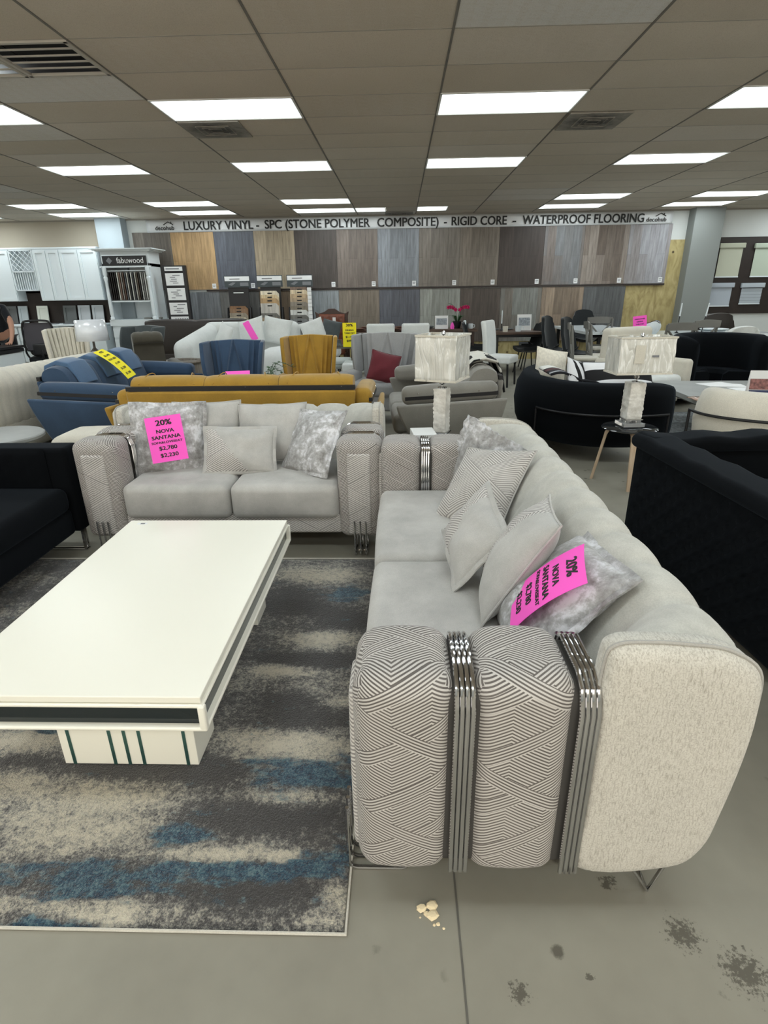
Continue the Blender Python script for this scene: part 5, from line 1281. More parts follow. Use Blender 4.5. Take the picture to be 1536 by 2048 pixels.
# long dark brown leather sofa behind it
t = thing('sofa', 'dark brown leather sofa with white tags, seen from behind by the sample stand', 'sofa', (-4.05, 12.15, 0), R_(188))
b = B(); pr = resample([(0, 0.60, 0.40), (0, 0.62, 0.75), (0, 0.70, 1.0), (0, 0.82, 1.04), (0, 0.90, 0.94), (0, 0.88, 0.40)]); rr = []
for q in range(25):
    f = q / 24; g = 1 - 0.06 * (1 - abs(math.sin(PI * f * 2)) ** .4); rr.append([((f - .5) * 1.9, 0.75 + (p.y - .75) * g, 0.62 + (p.z - .62) * g) for p in pr])
loft(b, rr); obj('backrest', b, 'brownl', t, angle=70)
for s in (-1, 1): b = B(); rbox(b, 0.24, 0.95, 0.63, 0.09, s * 1.0, 0.45, 0.32, k=4); obj('armrest', b, 'brownl', t)
b = B(); rbox(b, 1.9, 0.85, 0.44, 0.05, 0, 0.46, 0.225); obj('base', b, 'brownl', t)
for x in (-0.55, -0.25):
    b = B(); box(b, 0.05, 0.004, 0.14, x, 0.925, 0.80, ry=0.3); obj('hang_tag', b, 'white_paper', t, False)
# weathered barrel side table
t = thing('side_table', 'round weathered wood drum table in front of the dark recliner', 'side table', (-3.30, 8.72, 0))
b = B(); lathe(b, [(0.22, 0.0), (0.26, 0.02), (0.27, 0.28), (0.26, 0.50), (0.25, 0.52)], 28); obj('barrel_body', b, 'barrel', t)
b = B(); lathe(b, [(0, 0.53), (0.24, 0.53), (0.25, 0.55), (0.29, 0.56), (0.30, 0.54), (0.28, 0.515), (0, 0.515)], 36); obj('tabletop', b, 'barrel', t)
# white sectional
t = thing('sofa', 'white sectional sofa with a rounded chaise end behind the blue wing chair', 'sofa', (-2.72, 9.75, 0))
b = B(); rbox(b, 0.30, 1.75, 0.80, 0.14, -0.72, 0.15, 0.50, k=5, m=(2, 6, 4), fn=lambda p, h: Vector((p.x, p.y, p.z + 0.10 * (p.y / h[1]) * (p.z > 0)))); obj('armrest', b, 'offwhite', t)
b = B(); rbox(b, 1.75, 0.32, 0.90, 0.14, 0.02, 0.95, 0.56, k=5, m=(6, 2, 4)); obj('backrest', b, 'offwhite', t)
b = B(); rbox(b, 1.6, 1.3, 0.44, 0.08, 0.10, 0.22, 0.26, k=4, m=(5, 5, 2), fn=puff(az=.02)); obj('seat', b, 'offwhite', t)
b = B(); lathe(b, [(0, 0.05), (0.50, 0.05), (0.55, 0.12), (0.55, 0.52), (0.50, 0.60), (0.40, 0.645), (0, 0.66)], 36, 0.95, -0.15); obj('chaise_end', b, 'offwhite', t)
for k, (x, y, z, h, rl, lb) in enumerate(((-2.95, 9.75, 0.80, -50, 10, 'white pillow nearest the arm of the white sectional'), (-2.62, 10.3, 0.86, -20, -14, 'white pillow in the middle of the white sectional back'), (-2.20, 10.45, 0.86, 5, 12, 'white pointed pillow at the right end of the sectional back'))):
    pillow('throw_pillow', lb, 0.5, 0.46, 0.17, 'offwhite', (x, y, z), eul(R_(h), R_(20), R_(rl)), seed=50 + k, group='white pillows on the sectional')
sheet('pink price sheet standing among the white sectional pillows', 0.10, 0.30, 'pink', [], (-2.30, 9.0, 0.95), (R_(-10), R_(-25), R_(20)))
sheet('pink price sheet lying flat on the mustard sofa seat, edge just showing', 0.215, 0.28, 'pink', [], (-1.44, 5.02, 0.80), (R_(-72), 0, R_(12)))
# yellow sheet draped over the blue sofa back
Y1 = [('40%', 0.03, 0.165, 0.03, 1.2), ('BLUME', 0.028, 0.105, 0.03, 1.1), ('SOFA BED', 0.026, 0.045, 0.03, 1.1), ('$1,980', 0.026, -0.015, 0.01, 1.1), ('$1,200', 0.028, -0.085, 0.03, 1.1), ('$1,100', 0.028, -0.15, 0.03, 1.1)]
sheet('yellow price sheet draped over the middle of the blue sofa back', 0.20, 0.40, 'yellow', [(s, z * 1.2, o_, bb, sx) for s, z, o_, bb, sx in Y1], (-2.93, 5.87, 0.845), eul(R_(84), R_(48), R_(-8)), bend=lambda p: Vector((p.x, p.y + 0.7 * p.z * p.z - 0.015, p.z)))
# ================================================================== LAMPS AND SIDE TABLES
def wrapped_shade(par, w, d, z0, z1, name='lamp_shade'):
    b = B(); h = z1 - z0; N = 14; vs = []; fs = []
    per = []
    for (ax, ay, bx_, by) in ((-1, -1, 1, -1), (1, -1, 1, 1), (1, 1, -1, 1), (-1, 1, -1, -1)):
        for q in range(N): f = q / N; per.append(((ax + (bx_ - ax) * f) * w / 2, (ay + (by - ay) * f) * d / 2))
    n = len(per); K = 10
    for k in range(K + 1):
        for i, (x, y) in enumerate(per):
            z = z0 + h * k / K; e = 0.0035 * noise.noise(Vector((x * 26, y * 26, z * 10))); s = 1 + e / max(w, d) * 4; vs.append((x * s, y * s, z))
    for k in range(K):
        for i in range(n): j = (i + 1) % n; fs.append((k * n + i, k * n + j, (k + 1) * n + j, (k + 1) * n + i))
    b.add(vs, fs); o = obj(name, b, 'shade', par, angle=50); md = o.modifiers.new('s', 'SOLIDIFY'); md.thickness = 0.004
    for z in (z0 + 0.006, z1 - 0.006):
        b = B()
        for (sx, sy, lx, ly) in ((0, -1, w, .004), (0, 1, w, .004), (-1, 0, .004, d), (1, 0, .004, d)): box(b, lx + .008, ly + .004, 0.012, sx * w / 2, sy * d / 2, z)
        obj('rim', b, 'cream', o, False)
    b = B(); tube(b, [(-w / 2, 0, z1 - 0.02), (w / 2, 0, z1 - 0.02)], 0.002, 5); tube(b, [(0, -d / 2, z1 - 0.02), (0, d / 2, z1 - 0.02)], 0.002, 5); obj('spider', b, 'chrome', o)
    b = B(); lathe(b, [(0, -.03), (0.012, -.026), (0.006, -.01), (0.015, 0.0), (0.012, 0.016), (0, 0.022)], 14, 0, 0, z1); obj('finial', b, 'chrome', o)
    return o
def stone_lamp(label, loc, rz, w, d, zs0, zs1, bw, zb0, zb1, base=True):
    t = thing('table_lamp', label, 'lamp', loc, rz, 'wrapped table lamps')
    b = B()
    def fn(p, h):
        k = noise.noise(Vector((p.x * 22, p.y * 22, p.z * 30))) * 0.007 + math.sin(p.z * 120) * 0.0022
        q = p.copy(); q.x += math.copysign(k, p.x) * (abs(p.x) > 0.01); q.y += math.copysign(k, p.y) * (abs(p.y) > .01); return q
    rbox(b, bw, bw, zb1 - zb0, 0.006, 0, 0, (zb0 + zb1) / 2, k=2, m=(6, 6, 30), fn=fn); obj('stone_body', b, 'stone', t, angle=70)
    b = B(); lathe(b, [(0.032, 0), (0.032, 0.008), (0.010, 0.012), (0.008, 0.022), (0.021, 0.032), (0.021, 0.046), (0.008, 0.056), (0.006, zs1 - zb1 - 0.01)], 16, 0, 0, zb1); obj('socket', b, 'chrome', t)
    if base:
        b = B(); box(b, bw + 0.05, bw + 0.05, 0.028, 0, 0, zb0 - 0.045)
        for sx in (-1, 1):
            for sy in (-1, 1): box(b, 0.03, 0.03, 0.03, sx * bw * .38, sy * bw * .38, zb0 - 0.016)
        obj('acrylic_base', b, 'crystal', t, False, bevel=0.002)
        b = B(); box(b, bw + 0.02, bw + 0.02, 0.006, 0, 0, zb0 - 0.003); obj('metal_plate', b, 'chrome', t, False)
    wrapped_shade(t, w, d, zs0, zs1); return t
la = stone_lamp('stone table lamp with square plastic-wrapped shade behind the long sofa', (0.292, 3.96, 0), R_(-25), 0.285, 0.285, 0.925, 1.225, 0.088, 0.56, 0.865)
lb = stone_lamp('stone table lamp with wide plastic-wrapped shade on the wooden-legged stool', (1.83, 4.48, 0), R_(4), 0.42, 0.24, 0.885, 1.158, 0.118, 0.535, 0.815)
b = B(); box(b, 0.075, 0.003, 0.13, -0.06, -0.127, 1.035); obj('paper_label', b, 'cream', lb, False)
b = B(); box(b, 0.05, 0.003, 0.015, 0.06, -0.126, 1.02); obj('care_label', b, 'ink_grey', lb, False)
# glass side table for the first lamp
t = thing('side_table', 'dark glass side table behind the far arm of the long sofa', 'side table', (0.29, 3.86, 0))
b = B(); box(b, 0.50, 0.50, 0.012, 0, 0, 0.480); obj('tabletop', b, 'smoke_glass', t, False, bevel=0.002)
for sx in (-1, 1):
    for sy in (-1, 1): b = B(); tube(b, [(sx * 0.22, sy * 0.22, 0.474), (sx * 0.22, sy * 0.22, 0)], 0.011, 8); obj('leg', b, 'chrome', t)
b = B(); box(b, 0.16, 0.22, 0.10, 0, 0, 0.05); tag(obj('box', b, 'white_paper', None, False, loc=(0.16, 3.85, 0.487), rot=(0, 0, 0.1), bevel=.003), 'small white box beside the lamp on the dark glass side table', 'box')
# stool under the second lamp
t = thing('stool', 'round stool with bent oak legs and smoked top carrying the stone lamp', 'stool', (1.83, 4.47, 0))
b = B(); lathe(b, [(0, 0.452), (0.205, 0.452), (0.215, 0.458), (0.205, 0.466), (0, 0.466)], 40); obj('seat', b, 'smoke_glass', t)
for a in (152, -96, 28):
    c, s = math.cos(R_(a)), math.sin(R_(a)); b = B(); rr = []
    for p in smooth_path([(0.06, 0, 0.440), (0.13, 0, 0.438), (0.165, 0, 0.41), (0.18, 0, 0.34), (0.210, 0, 0.17), (0.24, 0, 0.0)], 5):
        u = Vector((p.x * c, p.x * s, p.z)); tw = Vector((-s, c, 0)) * 0.024; th = Vector((c, s, 0)) * 0.010 * (1 if p.z < .42 else .4) + Vector((0, 0, 0.010 if p.z > .4 else 0))
        rr.append([u - tw - th, u + tw - th, u + tw + th, u - tw + th])
    loft(b, rr); obj('leg', b, 'oakleg', t, angle=50)
# drum-shaded lamp at the left
t = thing('table_lamp', 'table lamp with white drum shade wrapped in plastic, beyond the blue sofa', 'lamp', (-3.46, 7.25, 0))
t.location = (-3.72, 7.0, 0)
b = B(); N = 40; lathe(b, [(0.185, 0.985), (0.178, 1.10), (0.168, 1.22)], N); b.v = [(x * (1 + 0.02 * noise.noise(Vector((x * 15, y * 15, z * 9)))), y, z) for x, y, z in b.v]
b.f = [f for f in b.f if len(f) == 4]; o = obj('lamp_shade', b, plain('clear-wrapped white shade', srgb(222, 226, 232), 0.2, Coat_Weight=0.8), t); md = o.modifiers.new('s', 'SOLIDIFY'); md.thickness = 0.004
b = B(); lathe(b, [(0.02, 0.56), (0.09, 0.57), (0.10, 0.64), (0.06, 0.70), (0.085, 0.76), (0.05, 0.86), (0.015, 0.90), (0.012, 1.0)], 20); obj('lamp_body', b, plain('smoked carved glass', srgb(84, 78, 74), 0.15, var=.3, vs=30), t)
t = thing('side_table', 'small dark side table under the drum-shaded lamp', 'side table', (-3.72, 7.0, 0))
b = B(); lathe(b, [(0, 0.54), (0.24, 0.54), (0.24, 0.56), (0, 0.56)], 30); obj('tabletop', b, 'smoke_glass', t)
b = B(); lathe(b, [(0.16, 0), (0.02, 0.02), (0.02, 0.54)], 16); obj('pole', b, 'black', t)

# ================================================================== DINING AREAS
def shell_chair(label, loc, rz, mat='darkshell', group=None, top=0.98, legs='black', w=0.50, buckets=True):
    t = thing('dining_chair', label, 'chair', loc, rz, group)
    b = B(); rr = []
    prof = [(-0.22, 0.455), (-0.10, 0.445), (0.06, 0.44), (0.16, 0.47), (0.205, 0.56), (0.235, 0.72), (0.26, 0.86), (0.275, top)]
    P = smooth_path([(0, y, z) for y, z in prof], 3); vs = []; fs = []; NU = 12; n = len(P)
    for s in (0, 1):
        for i, p in enumerate(P):
            f = i / (n - 1)
            for j in range(NU + 1):
                u = 2 * j / NU - 1; hw = w / 2 * (0.92 + 0.08 * math.sin(PI * f)) * (1 - 0.25 * max(0, f - 0.8) / 0.2 * u * u)
                curl = 0.075 * u * u * (1 - abs(f - 0.45)); nrm = 1 if f < .45 else 0
                x = hw * u; y = p.y - (curl * 1.2 if f > .45 else 0.0); z = p.z + (curl if f <= .5 else 0) - (0.05 * u * u if f > .93 else 0)
                vs.append((x, y + s * (0.05 if f > .4 else 0.0), z - s * (0.055 if f <= .4 else 0.01)))
    m_ = n * (NU + 1)
    for i in range(n - 1):
        for j in range(NU): a = i * (NU + 1) + j; q = (a, a + 1, a + NU + 2, a + NU + 1); fs.append(q); fs.append(tuple(reversed([k + m_ for k in q])))
    for i in range(n - 1):
        for j in (0, NU): a = i * (NU + 1) + j; fs.append((a, a + NU + 1, a + NU + 1 + m_, a + m_))
    for j in range(NU):
        for i in (0, n - 1): a = i * (NU + 1) + j; fs.append((a, a + 1, a + 1 + m_, a + m_))
    b.add(vs, fs); obj('seat_shell', b, mat, t, angle=60)
    for sx in (-1, 1):
        for sy in (-1, 1): b = B(); tube(b, [(sx * 0.15, sy * 0.12, 0.42), (sx * 0.21, sy * 0.20, 0.0)], 0.012, 8); obj('leg', b, legs, t)
    return t
def cross_chair(label, loc, rz, group=None):
    t = thing('dining_chair', label, 'chair', loc, rz, group); m = 'greywood'
    for s in (-1, 1):
        b = B(); tube(b, [(s * 0.20, 0.22, 0.0), (s * 0.205, 0.19, 0.45), (s * 0.21, 0.25, 0.98)], 0.019, 6, sm=4); obj('leg', b, m, t)
        b = B(); tube(b, [(s * 0.20, -0.20, 0.0), (s * 0.20, -0.19, 0.44)], 0.019, 6); obj('leg', b, m, t)
        b = B(); box(b, 0.02, 0.38, 0.03, s * 0.20, 0.0, 0.24); obj('stretcher', b, m, t, False)
    b = B(); rr = []
    for k in range(9):
        x = -0.225 + 0.45 * k / 8; y = 0.245 - 0.02 * math.sin(PI * k / 8) + 0.02; rr.append([(x, y, 0.90), (x, y + 0.022, 0.90), (x, y + 0.03, 1.0 + 0.015 * math.sin(PI * k / 8)), (x, y + 0.008, 1.0 + 0.015 * math.sin(PI * k / 8))])
    loft(b, rr); obj('top_rail', b, m, t, angle=50)
    for s in (-1, 1):
        b = B(); tube(b, [(s * 0.19, 0.255, 0.90), (0, 0.225, 0.70), (-s * 0.19, 0.205, 0.53)], 0.016, 6, sm=4); obj('cross_brace', b, m, t)
    b = B(); box(b, 0.40, 0.02, 0.04, 0, 0.205, 0.52); obj('lower_rail', b, m, t, False)
    b = B(); box(b, 0.42, 0.42, 0.04, 0, 0, 0.45); obj('seat', b, m, t, False, bevel=0.008)
    b = B(); rbox(b, 0.40, 0.40, 0.045, 0.018, 0, 0, 0.49, fn=puff(az=.01)); obj('seat_pad', b, 'cream', t)
    return t
def parson_chair(label, loc, rz, mat='offwhite', top=1.02, group=None, w=0.46):
    t = thing('dining_chair', label, 'chair', loc, rz, group)
    b = B(); rbox(b, w, 0.09, top - 0.44, 0.035, 0, 0.23, (top + 0.44) / 2, rx=-0.10, k=3, m=(4, 1, 5), fn=lambda p, h: Vector((p.x, p.y - 0.02 * (p.x / h[0]) ** 2 + 0.02 * (p.z / h[2]) ** 2, p.z))); obj('backrest', b, mat, t)
    b = B(); rbox(b, w, 0.46, 0.12, 0.03, 0, 0, 0.43, fn=puff(az=.012)); obj('seat', b, mat, t)
    for sx in (-1, 1):
        for sy in (-1, 1): b = B(); tube(b, [(sx * (w / 2 - .04), sy * 0.18, 0.38), (sx * (w / 2 - .03), sy * 0.20, 0.0)], 0.017, 8); obj('leg', b, 'black', t)
    return t
def table(label, loc, rz, w, d, mat, legmat='black', th=0.04, h=0.76, inset=0.08, name='dining_table', glass=False, lw=0.06):
    t = thing(name, label, 'table', loc, rz)
    b = B(); box(b, w, d, th, 0, 0, h - th / 2); obj('tabletop', b, mat, t, False, bevel=0.004)
    for sx in (-1, 1):
        for sy in (-1, 1): b = B(); box(b, lw, lw, h - th, sx * (w / 2 - inset), sy * (d / 2 - inset), (h - th) / 2); obj('leg', b, legmat, t, False)
    b = B()
    for sy in (-1, 1): box(b, w - 2 * inset, lw * .5, 0.05, 0, sy * (d / 2 - inset), h - th - 0.025)
    obj('apron', b, legmat, t, False); return t
M['whitegloss'] = plain('white marble look top', srgb(226, 232, 234), 0.15)
# glass table with its yellow sign and stools
g = table('glass-topped dining table with grey frame, yellow sign on its edge', (-0.42, 9.15, 0), 0, 1.55, 1.0, 'glass', 'greywood', th=0.012, lw=0.07)
b = B(); box(b, 1.3, 0.5, 0.02, 0, 0, 0.45); obj('shelf', b, 'glass', g, False)
Y2 = [('30%', 0.045, 0.135, 0.03, 1.2), ('DINING', 0.028, 0.065, 0.03, 1.1), ('TABLE SET', 0.026, 0.025, 0.03, 1.1), ('$1,190', 0.034, -0.03, 0.03, 1.1), ('$890', 0.036, -0.085, 0.03, 1.1)]
sheet('tall yellow price sheet standing at the front edge of the glass table', 0.20, 0.34, 'yellow', [(s, z * 1.15, o_, bb, sx) for s, z, o_, bb, sx in Y2], (-0.745, 8.649, 0.90), (0, 0, 0))
for k, (x, y, lb) in enumerate(((-1.02, 9.35, 'white cushioned stool at the left end of the glass table'), (-0.66, 8.85, 'white cushioned stool under the front of the glass table'), (-0.12, 9.0, 'white cushioned stool under the right of the glass table'))):
    t = thing('stool', lb, 'stool', (x, y, 0), 0, 'white stools'); b = B(); rbox(b, 0.44, 0.40, 0.14, 0.035, 0, 0, 0.42, fn=puff(az=.012)); obj('seat', b, 'offwhite', t)
    for sx in (-1, 1):
        for sy in (-1, 1): b = B(); tube(b, [(sx * .17, sy * .15, 0.36), (sx * .17, sy * .15, 0)], 0.014, 6); obj('leg', b, 'black', t)
for x, y, rz, lb in ((-0.32, 9.95, 180, 'white upholstered chair behind the left side of the light grey wing chair'), (0.22, 9.95, 188, 'white upholstered chair back showing right of the light grey wing chair')):
    parson_chair(lb, (x, y, 0), R_(rz), group='white upholstered dining chairs', top=1.0)
parson_chair('tall white upholstered chair standing side-on beside the dark dining table', (1.66, 9.6, 0), R_(62), top=1.03, group='white upholstered dining chairs')
# walnut table with stacked plates
table('long walnut dining table set with brown plates', (-0.44, 11.8, 0), 0, 1.3, 1.15, 'tablewood', 'darkwood', th=0.05)
M['plate'] = plain('brown glazed plate', srgb(104, 66, 50), 0.35, var=.2, vs=20)
for k, (x, y) in enumerate(((-0.78, 11.5), (-0.70, 12.0), (-0.42, 11.4), (-0.36, 12.1), (-0.08, 11.5), (0.0, 12.05))):
    for q in range(3):
        b = B(); r = 0.145 - 0.02 * q; lathe(b, [(0, 0.0), (r * .6, 0), (r, 0.016), (r, 0.020), (r * .6, 0.006), (0, 0.006)], 24)
        o = obj('plate', b, 'plate', None, loc=(x, y, 0.7605 + q * 0.019)); tag(o, '%s brown plate of stack %s on the walnut table' % (('bottom', 'middle', 'top')[q], ('at the front left', 'at the back left', 'second along the front', 'second along the back', 'third along the front', 'third along the back')[k]), 'plate', 'brown plates on the walnut table')
pillow('throw_pillow', 'white patterned pillow lying tilted beyond the mustard wing chair', 0.42, 0.36, 0.13, 'offwhite', (-1.55, 10.5, 0.86), eul(R_(10), R_(20), R_(-18)), seed=71)
pillow('throw_pillow', 'dark grey pillow beside the white one near the tufted leather chair', 0.36, 0.34, 0.12, 'charcoal', (-1.24, 10.55, 0.86), eul(R_(-10), R_(20), R_(12)), seed=72)
t = thing('bench', 'light bench holding pillows in front of the tufted leather chair', 'bench', (-1.42, 10.55, 0))
b = B(); rbox(b, 0.66, 0.45, 0.26, 0.05, 0, 0, 0.53); obj('seat', b, 'offwhite', t)
for sx in (-1, 1):
    for sy in (-1, 1): b = B(); tube(b, [(sx * .3, sy * .15, 0.39), (sx * .3, sy * .15, 0)], 0.014, 6); obj('leg', b, 'black', t)
# tufted leather chair with carved crest
t = thing('armchair', 'brown tufted leather chair with carved wooden crest near the far wall', 'armchair', (-1.33, 11.35, 0))
b = B(); tufted(b, 0.50, 0.62, 0, 0.19, 0.78, nx=4, nz=4, dep=0.04); obj('tufted_back', b, 'leather', t, angle=80)
b = B(); poly = [(-0.30, 0.44), (0.30, 0.44), (0.31, 1.05), (0.33, 1.14), (0.26, 1.10), (0.15, 1.13), (0.06, 1.19), (-0.06, 1.19), (-0.15, 1.13), (-0.26, 1.10), (-0.33, 1.14), (-0.31, 1.05)]; prism(b, poly, 0.06, 0, 0.24, 0); obj('carved_frame', b, 'darkwood', t, False, bevel=0.012)
b = B(); rbox(b, 0.56, 0.52, 0.14, 0.04, 0, -0.05, 0.44, fn=puff(az=.015)); obj('seat', b, 'leather', t)
for s in (-1, 1): b = B(); tube(b, [(s * .30, 0.2, 0.70), (s * .33, -0.1, 0.68), (s * .33, -0.28, 0.64), (s * .31, -0.28, 0.42)], 0.025, 8, sm=3); obj('armrest', b, 'darkwood', t)
for sx in (-1, 1):
    for sy in (-0.26, 0.22): b = B(); tube(b, [(sx * .27, sy, 0.40), (sx * .28, sy * 1.1, 0)], 0.025, 8, taper=lambda f: 1 - .4 * f); obj('leg', b, 'darkwood', t)
b = B(); box(b, 0.06, 0.003, 0.085, 0.05, 0.135, 0.99); obj('hang_tag', b, 'white_paper', t, False)
# console with sign, orchid, cups
table('dark wood console table carrying the orchid and a white sign', (0.90, 11.55, 0), 0, 1.15, 0.55, 'tablewood', 'darkwood', th=0.05, h=0.80)
def sign_stand(label, loc, w, h, rz=0):
    t = thing('sign_holder', label, 'sign', loc, rz); b = B(); box(b, w, 0.006, h, 0, 0.02, h / 2, rx=-0.15); box(b, w, 0.09, 0.006, 0, 0.03, 0.003); obj('holder', b, 'white_paper', t, False)
    b = B(); box(b, w * .8, 0.002, h * .5, 0, 0.015, h * .55, rx=-0.15); obj('printed_picture', b, plain('grey print', srgb(150, 158, 166), 0.5, var=.4, vs=30), t, False); return t
sign_stand('white framed picture sign standing on the console behind the square shade', (0.80, 11.42, 0.80), 0.25, 0.24)
t = thing('potted_orchid', 'potted orchid with magenta flowers on the dark console', 'plant', (1.11, 11.55, 0.80))
b = B(); lathe(b, [(0, 0), (0.06, 0), (0.085, 0.13), (0.08, 0.13), (0, 0.11)], 18); obj('pot', b, 'black_plastic', t)
for k in range(6):
    a = k * 1.05; b = B(); vs = []; fs = []
    for i in range(7):
        f = i / 6; r = 0.03 + 0.15 * f; z = 0.12 + 0.12 * math.sin(f * 2.2); wd = 0.03 * math.sin(PI * min(1, f * .9 + .1))
        vs += [(r * math.cos(a) - wd * math.sin(a), r * math.sin(a) + wd * math.cos(a), z), (r * math.cos(a) + wd * math.sin(a), r * math.sin(a) - wd * math.cos(a), z)]
    for i in range(6): fs.append((2 * i, 2 * i + 1, 2 * i + 3, 2 * i + 2))
    b.add(vs, fs); o = obj('leaf', b, 'leaf', t); md = o.modifiers.new('s', 'SOLIDIFY'); md.thickness = 0.003
for k, dx in enumerate((-0.09, 0.10)):
    b = B(); tube(b, [(0, 0, 0.1), (dx * .3, 0, 0.28), (dx, 0, 0.42), (dx * 2.0, 0, 0.46)], 0.004, 6, sm=4); st_ = obj('stem', b, 'leaf', t)
    for q in range(5):
        c = Vector((dx * (0.4 + .4 * q), -0.01 + 0.02 * (q % 2), 0.34 + 0.035 * q - 0.012 * q * q * .5)); b = B()
        for p in range(5):
            a = p * 1.257; u = Vector((math.cos(a), 0, math.sin(a))); v = Vector((-math.sin(a), 0, math.cos(a))); i0 = len(b.v)
            b.add([c, c + u * .022 + v * .016 + Vector((0, -.006, 0)), c + u * .042, c + u * .022 - v * .016 + Vector((0, -.006, 0))], [(0, 1, 2, 3)])
        o = obj('flower', b, 'pinkflower', st_); md = o.modifiers.new('s', 'SOLIDIFY'); md.thickness = 0.003
def mug(label, loc, r=0.045, h=0.09, mat='cabinet', grp=None):
    t = thing('mug', label, 'mug', loc, 0, grp); b = B(); lathe(b, [(0, 0), (r * .85, 0), (r, h * .3), (r, h), (r * .88, h), (r * .85, 0.01), (0, 0.01)], 18); obj('body', b, mat, t)
    b = B(); tube(b, [(r * .9, 0, h * .8), (r * 1.6, 0, h * .75), (r * 1.6, 0, h * .3), (r * .9, 0, h * .2)], 0.006, 6, sm=3); obj('handle', b, mat, t); return t
mug('white mug on the console right of the orchid', (1.36, 11.42, 0.80))
b = B(); lathe(b, [(0, 0), (0.035, 0), (0.04, 0.05), (0.02, 0.1), (0.012, 0.12), (0, 0.12)], 14); tag(obj('vase', b, 'pink', None, loc=(1.0, 11.35, 0.80)), 'small pink vase between the sign and the orchid pot', 'vase')
b = B(); lathe(b, [(0, 0), (0.03, 0), (0.03, 0.13), (0.018, 0.15), (0, 0.15)], 14); tag(obj('bottle', b, 'cabinet', None, loc=(1.25, 11.5, 0.80)), 'slim white bottle on the console beside the mug', 'bottle')
b = B(); lathe(b, [(0, 0), (0.10, 0), (0.15, 0.05), (0.145, 0.05), (0.09, 0.01), (0, 0.01)], 20); tag(obj('bowl', b, 'charcoal', None, loc=(0.52, 11.5, 0.80)), 'dark shallow bowl at the left end of the console', 'bowl')
# dark dining table
table('dark rustic dining table with black shell chairs near the flooring wall', (2.28, 11.35, 0), 0, 1.15, 0.95, 'tablewood', 'black', th=0.045, lw=0.08)
BCx = 'black shell dining chairs'
ch = shell_chair('black shell chair pushed in at the right front of the dark table', (2.42, 11.0, 0), R_(-75), group=BCx, top=0.93)
ch2 = dup(ch, (2.62, 11.75, 0), R_(-95), 'black shell chair at the right rear of the dark table')
dup(ch, (1.50, 11.35, 0), R_(80), 'black shell chair with a pink tag at the left front of the dark table')
mug('white mug at the middle of the dark dining table', (2.20, 11.05, 0.76), 0.055, 0.10)
b = B(); lathe(b, [(0, 0), (0.045, 0), (0.05, 0.10), (0.045, 0.10), (0, 0.02)], 16); tag(obj('candle_jar', b, 'cream', None, loc=(1.95, 10.98, 0.76)), 'pale candle jar at the left front of the dark table', 'candle jar')
t = thing('candlestick', 'tall white taper candle on the dark dining table', 'candle', (1.93, 11.3, 0.76)); b = B(); lathe(b, [(0.035, 0), (0.03, 0.01), (0.008, 0.03), (0.008, 0.12), (0.015, 0.13), (0, 0.13)], 14); obj('holder', b, 'black', t); b = B(); lathe(b, [(0.011, 0.13), (0.009, 0.36), (0, 0.37)], 12); obj('candle', b, 'cabinet', t)
for x, y, lb in ((1.80, 11.5, 'dark plate at the left rear of the dark table'), (2.08, 11.55, 'dark plate behind the mug on the dark table')):
    b = B(); lathe(b, [(0, 0), (0.09, 0), (0.13, 0.018), (0.13, 0.022), (0.09, 0.006), (0, 0.006)], 22); tag(obj('plate', b, 'charcoal', None, loc=(x, y, 0.7605)), lb, 'plate', 'dark plates')
sign_stand('white picture sign standing on the dark dining table', (2.36, 11.3, 0.76), 0.27, 0.29, 0.05)
# white table with black chairs, right of it
table('white glossy dining table behind the two black velvet chairs', (3.85, 11.7, 0), R_(3), 1.05, 2.0, 'whitegloss', 'black', th=0.05)
VC = 'tall black velvet dining chairs'
v1 = shell_chair('tall black velvet chair with pale legs, left of the pair by the white table', (2.80, 10.35, 0), R_(55), group=VC, top=1.06, legs='oakleg', w=0.54)
dup(v1, (3.0, 9.85, 0), R_(55), 'tall black velvet chair with pale legs, nearer one of the pair')
dup(v1, (4.05, 13.0, 0), R_(0), 'black velvet chair at the far end of the white table, by the slate panel')
# cross-back set
tb = table('long white glossy table of the cross-back chair set', (4.90, 10.2, 0), R_(4), 2.6, 1.0, 'whitegloss', 'greywood', th=0.045, h=0.77)
XC = 'grey cross-back dining chairs'
x1 = cross_chair('grey cross-back chair seen side-on, leftmost of the set', (2.86, 9.05, 0), R_(78), XC)
dup(x1, (3.20, 9.30, 0), R_(82), 'grey cross-back chair seen side-on, second from left')
dup(x1, (3.62, 10.55, 0), R_(0), 'grey cross-back chair behind the cream armchair, left of the pink sign')
dup(x1, (4.10, 9.0, 0), R_(184), 'grey cross-back chair with its back to the camera, right of the wide lampshade')
dup(x1, (4.75, 9.65, 0), R_(192), 'grey cross-back chair beside the vase, rightmost of the set')
Y3 = [('FARMHOUSE', 0.026, 0.09, 0.03, 1.1), ('DINING', 0.026, 0.05, 0.03, 1.1), ('TABLE SET', 0.026, 0.01, 0.03, 1.1), ('$850', 0.05, -0.08, 0.03, 1.1)]
sheet('pink price sheet standing up by the cross-back chairs above the wide lampshade', 0.22, 0.28, 'pink', Y3, (3.93, 9.80, 0.925), (R_(-6), R_(-6), 0))
t = thing('vase', 'white fluted wavy-rimmed vase on the white table of the cross-back set', 'vase', (4.15, 9.9, 0.77))
b = B(); vs = []; fs = []
for s in (0, 1):
    for k in range(9):
        for i in range(36):
            a = 2 * PI * i / 36; f = k / 8; r = (0.09 + 0.07 * math.sin(f * 2.4)) * (1 + 0.04 * math.cos(a * 9)) - s * 0.008; z = 0.19 * f + (0.022 * math.sin(a * 3) if k == 8 else 0) + s * 0.003; vs.append((r * math.cos(a), r * math.sin(a), z))
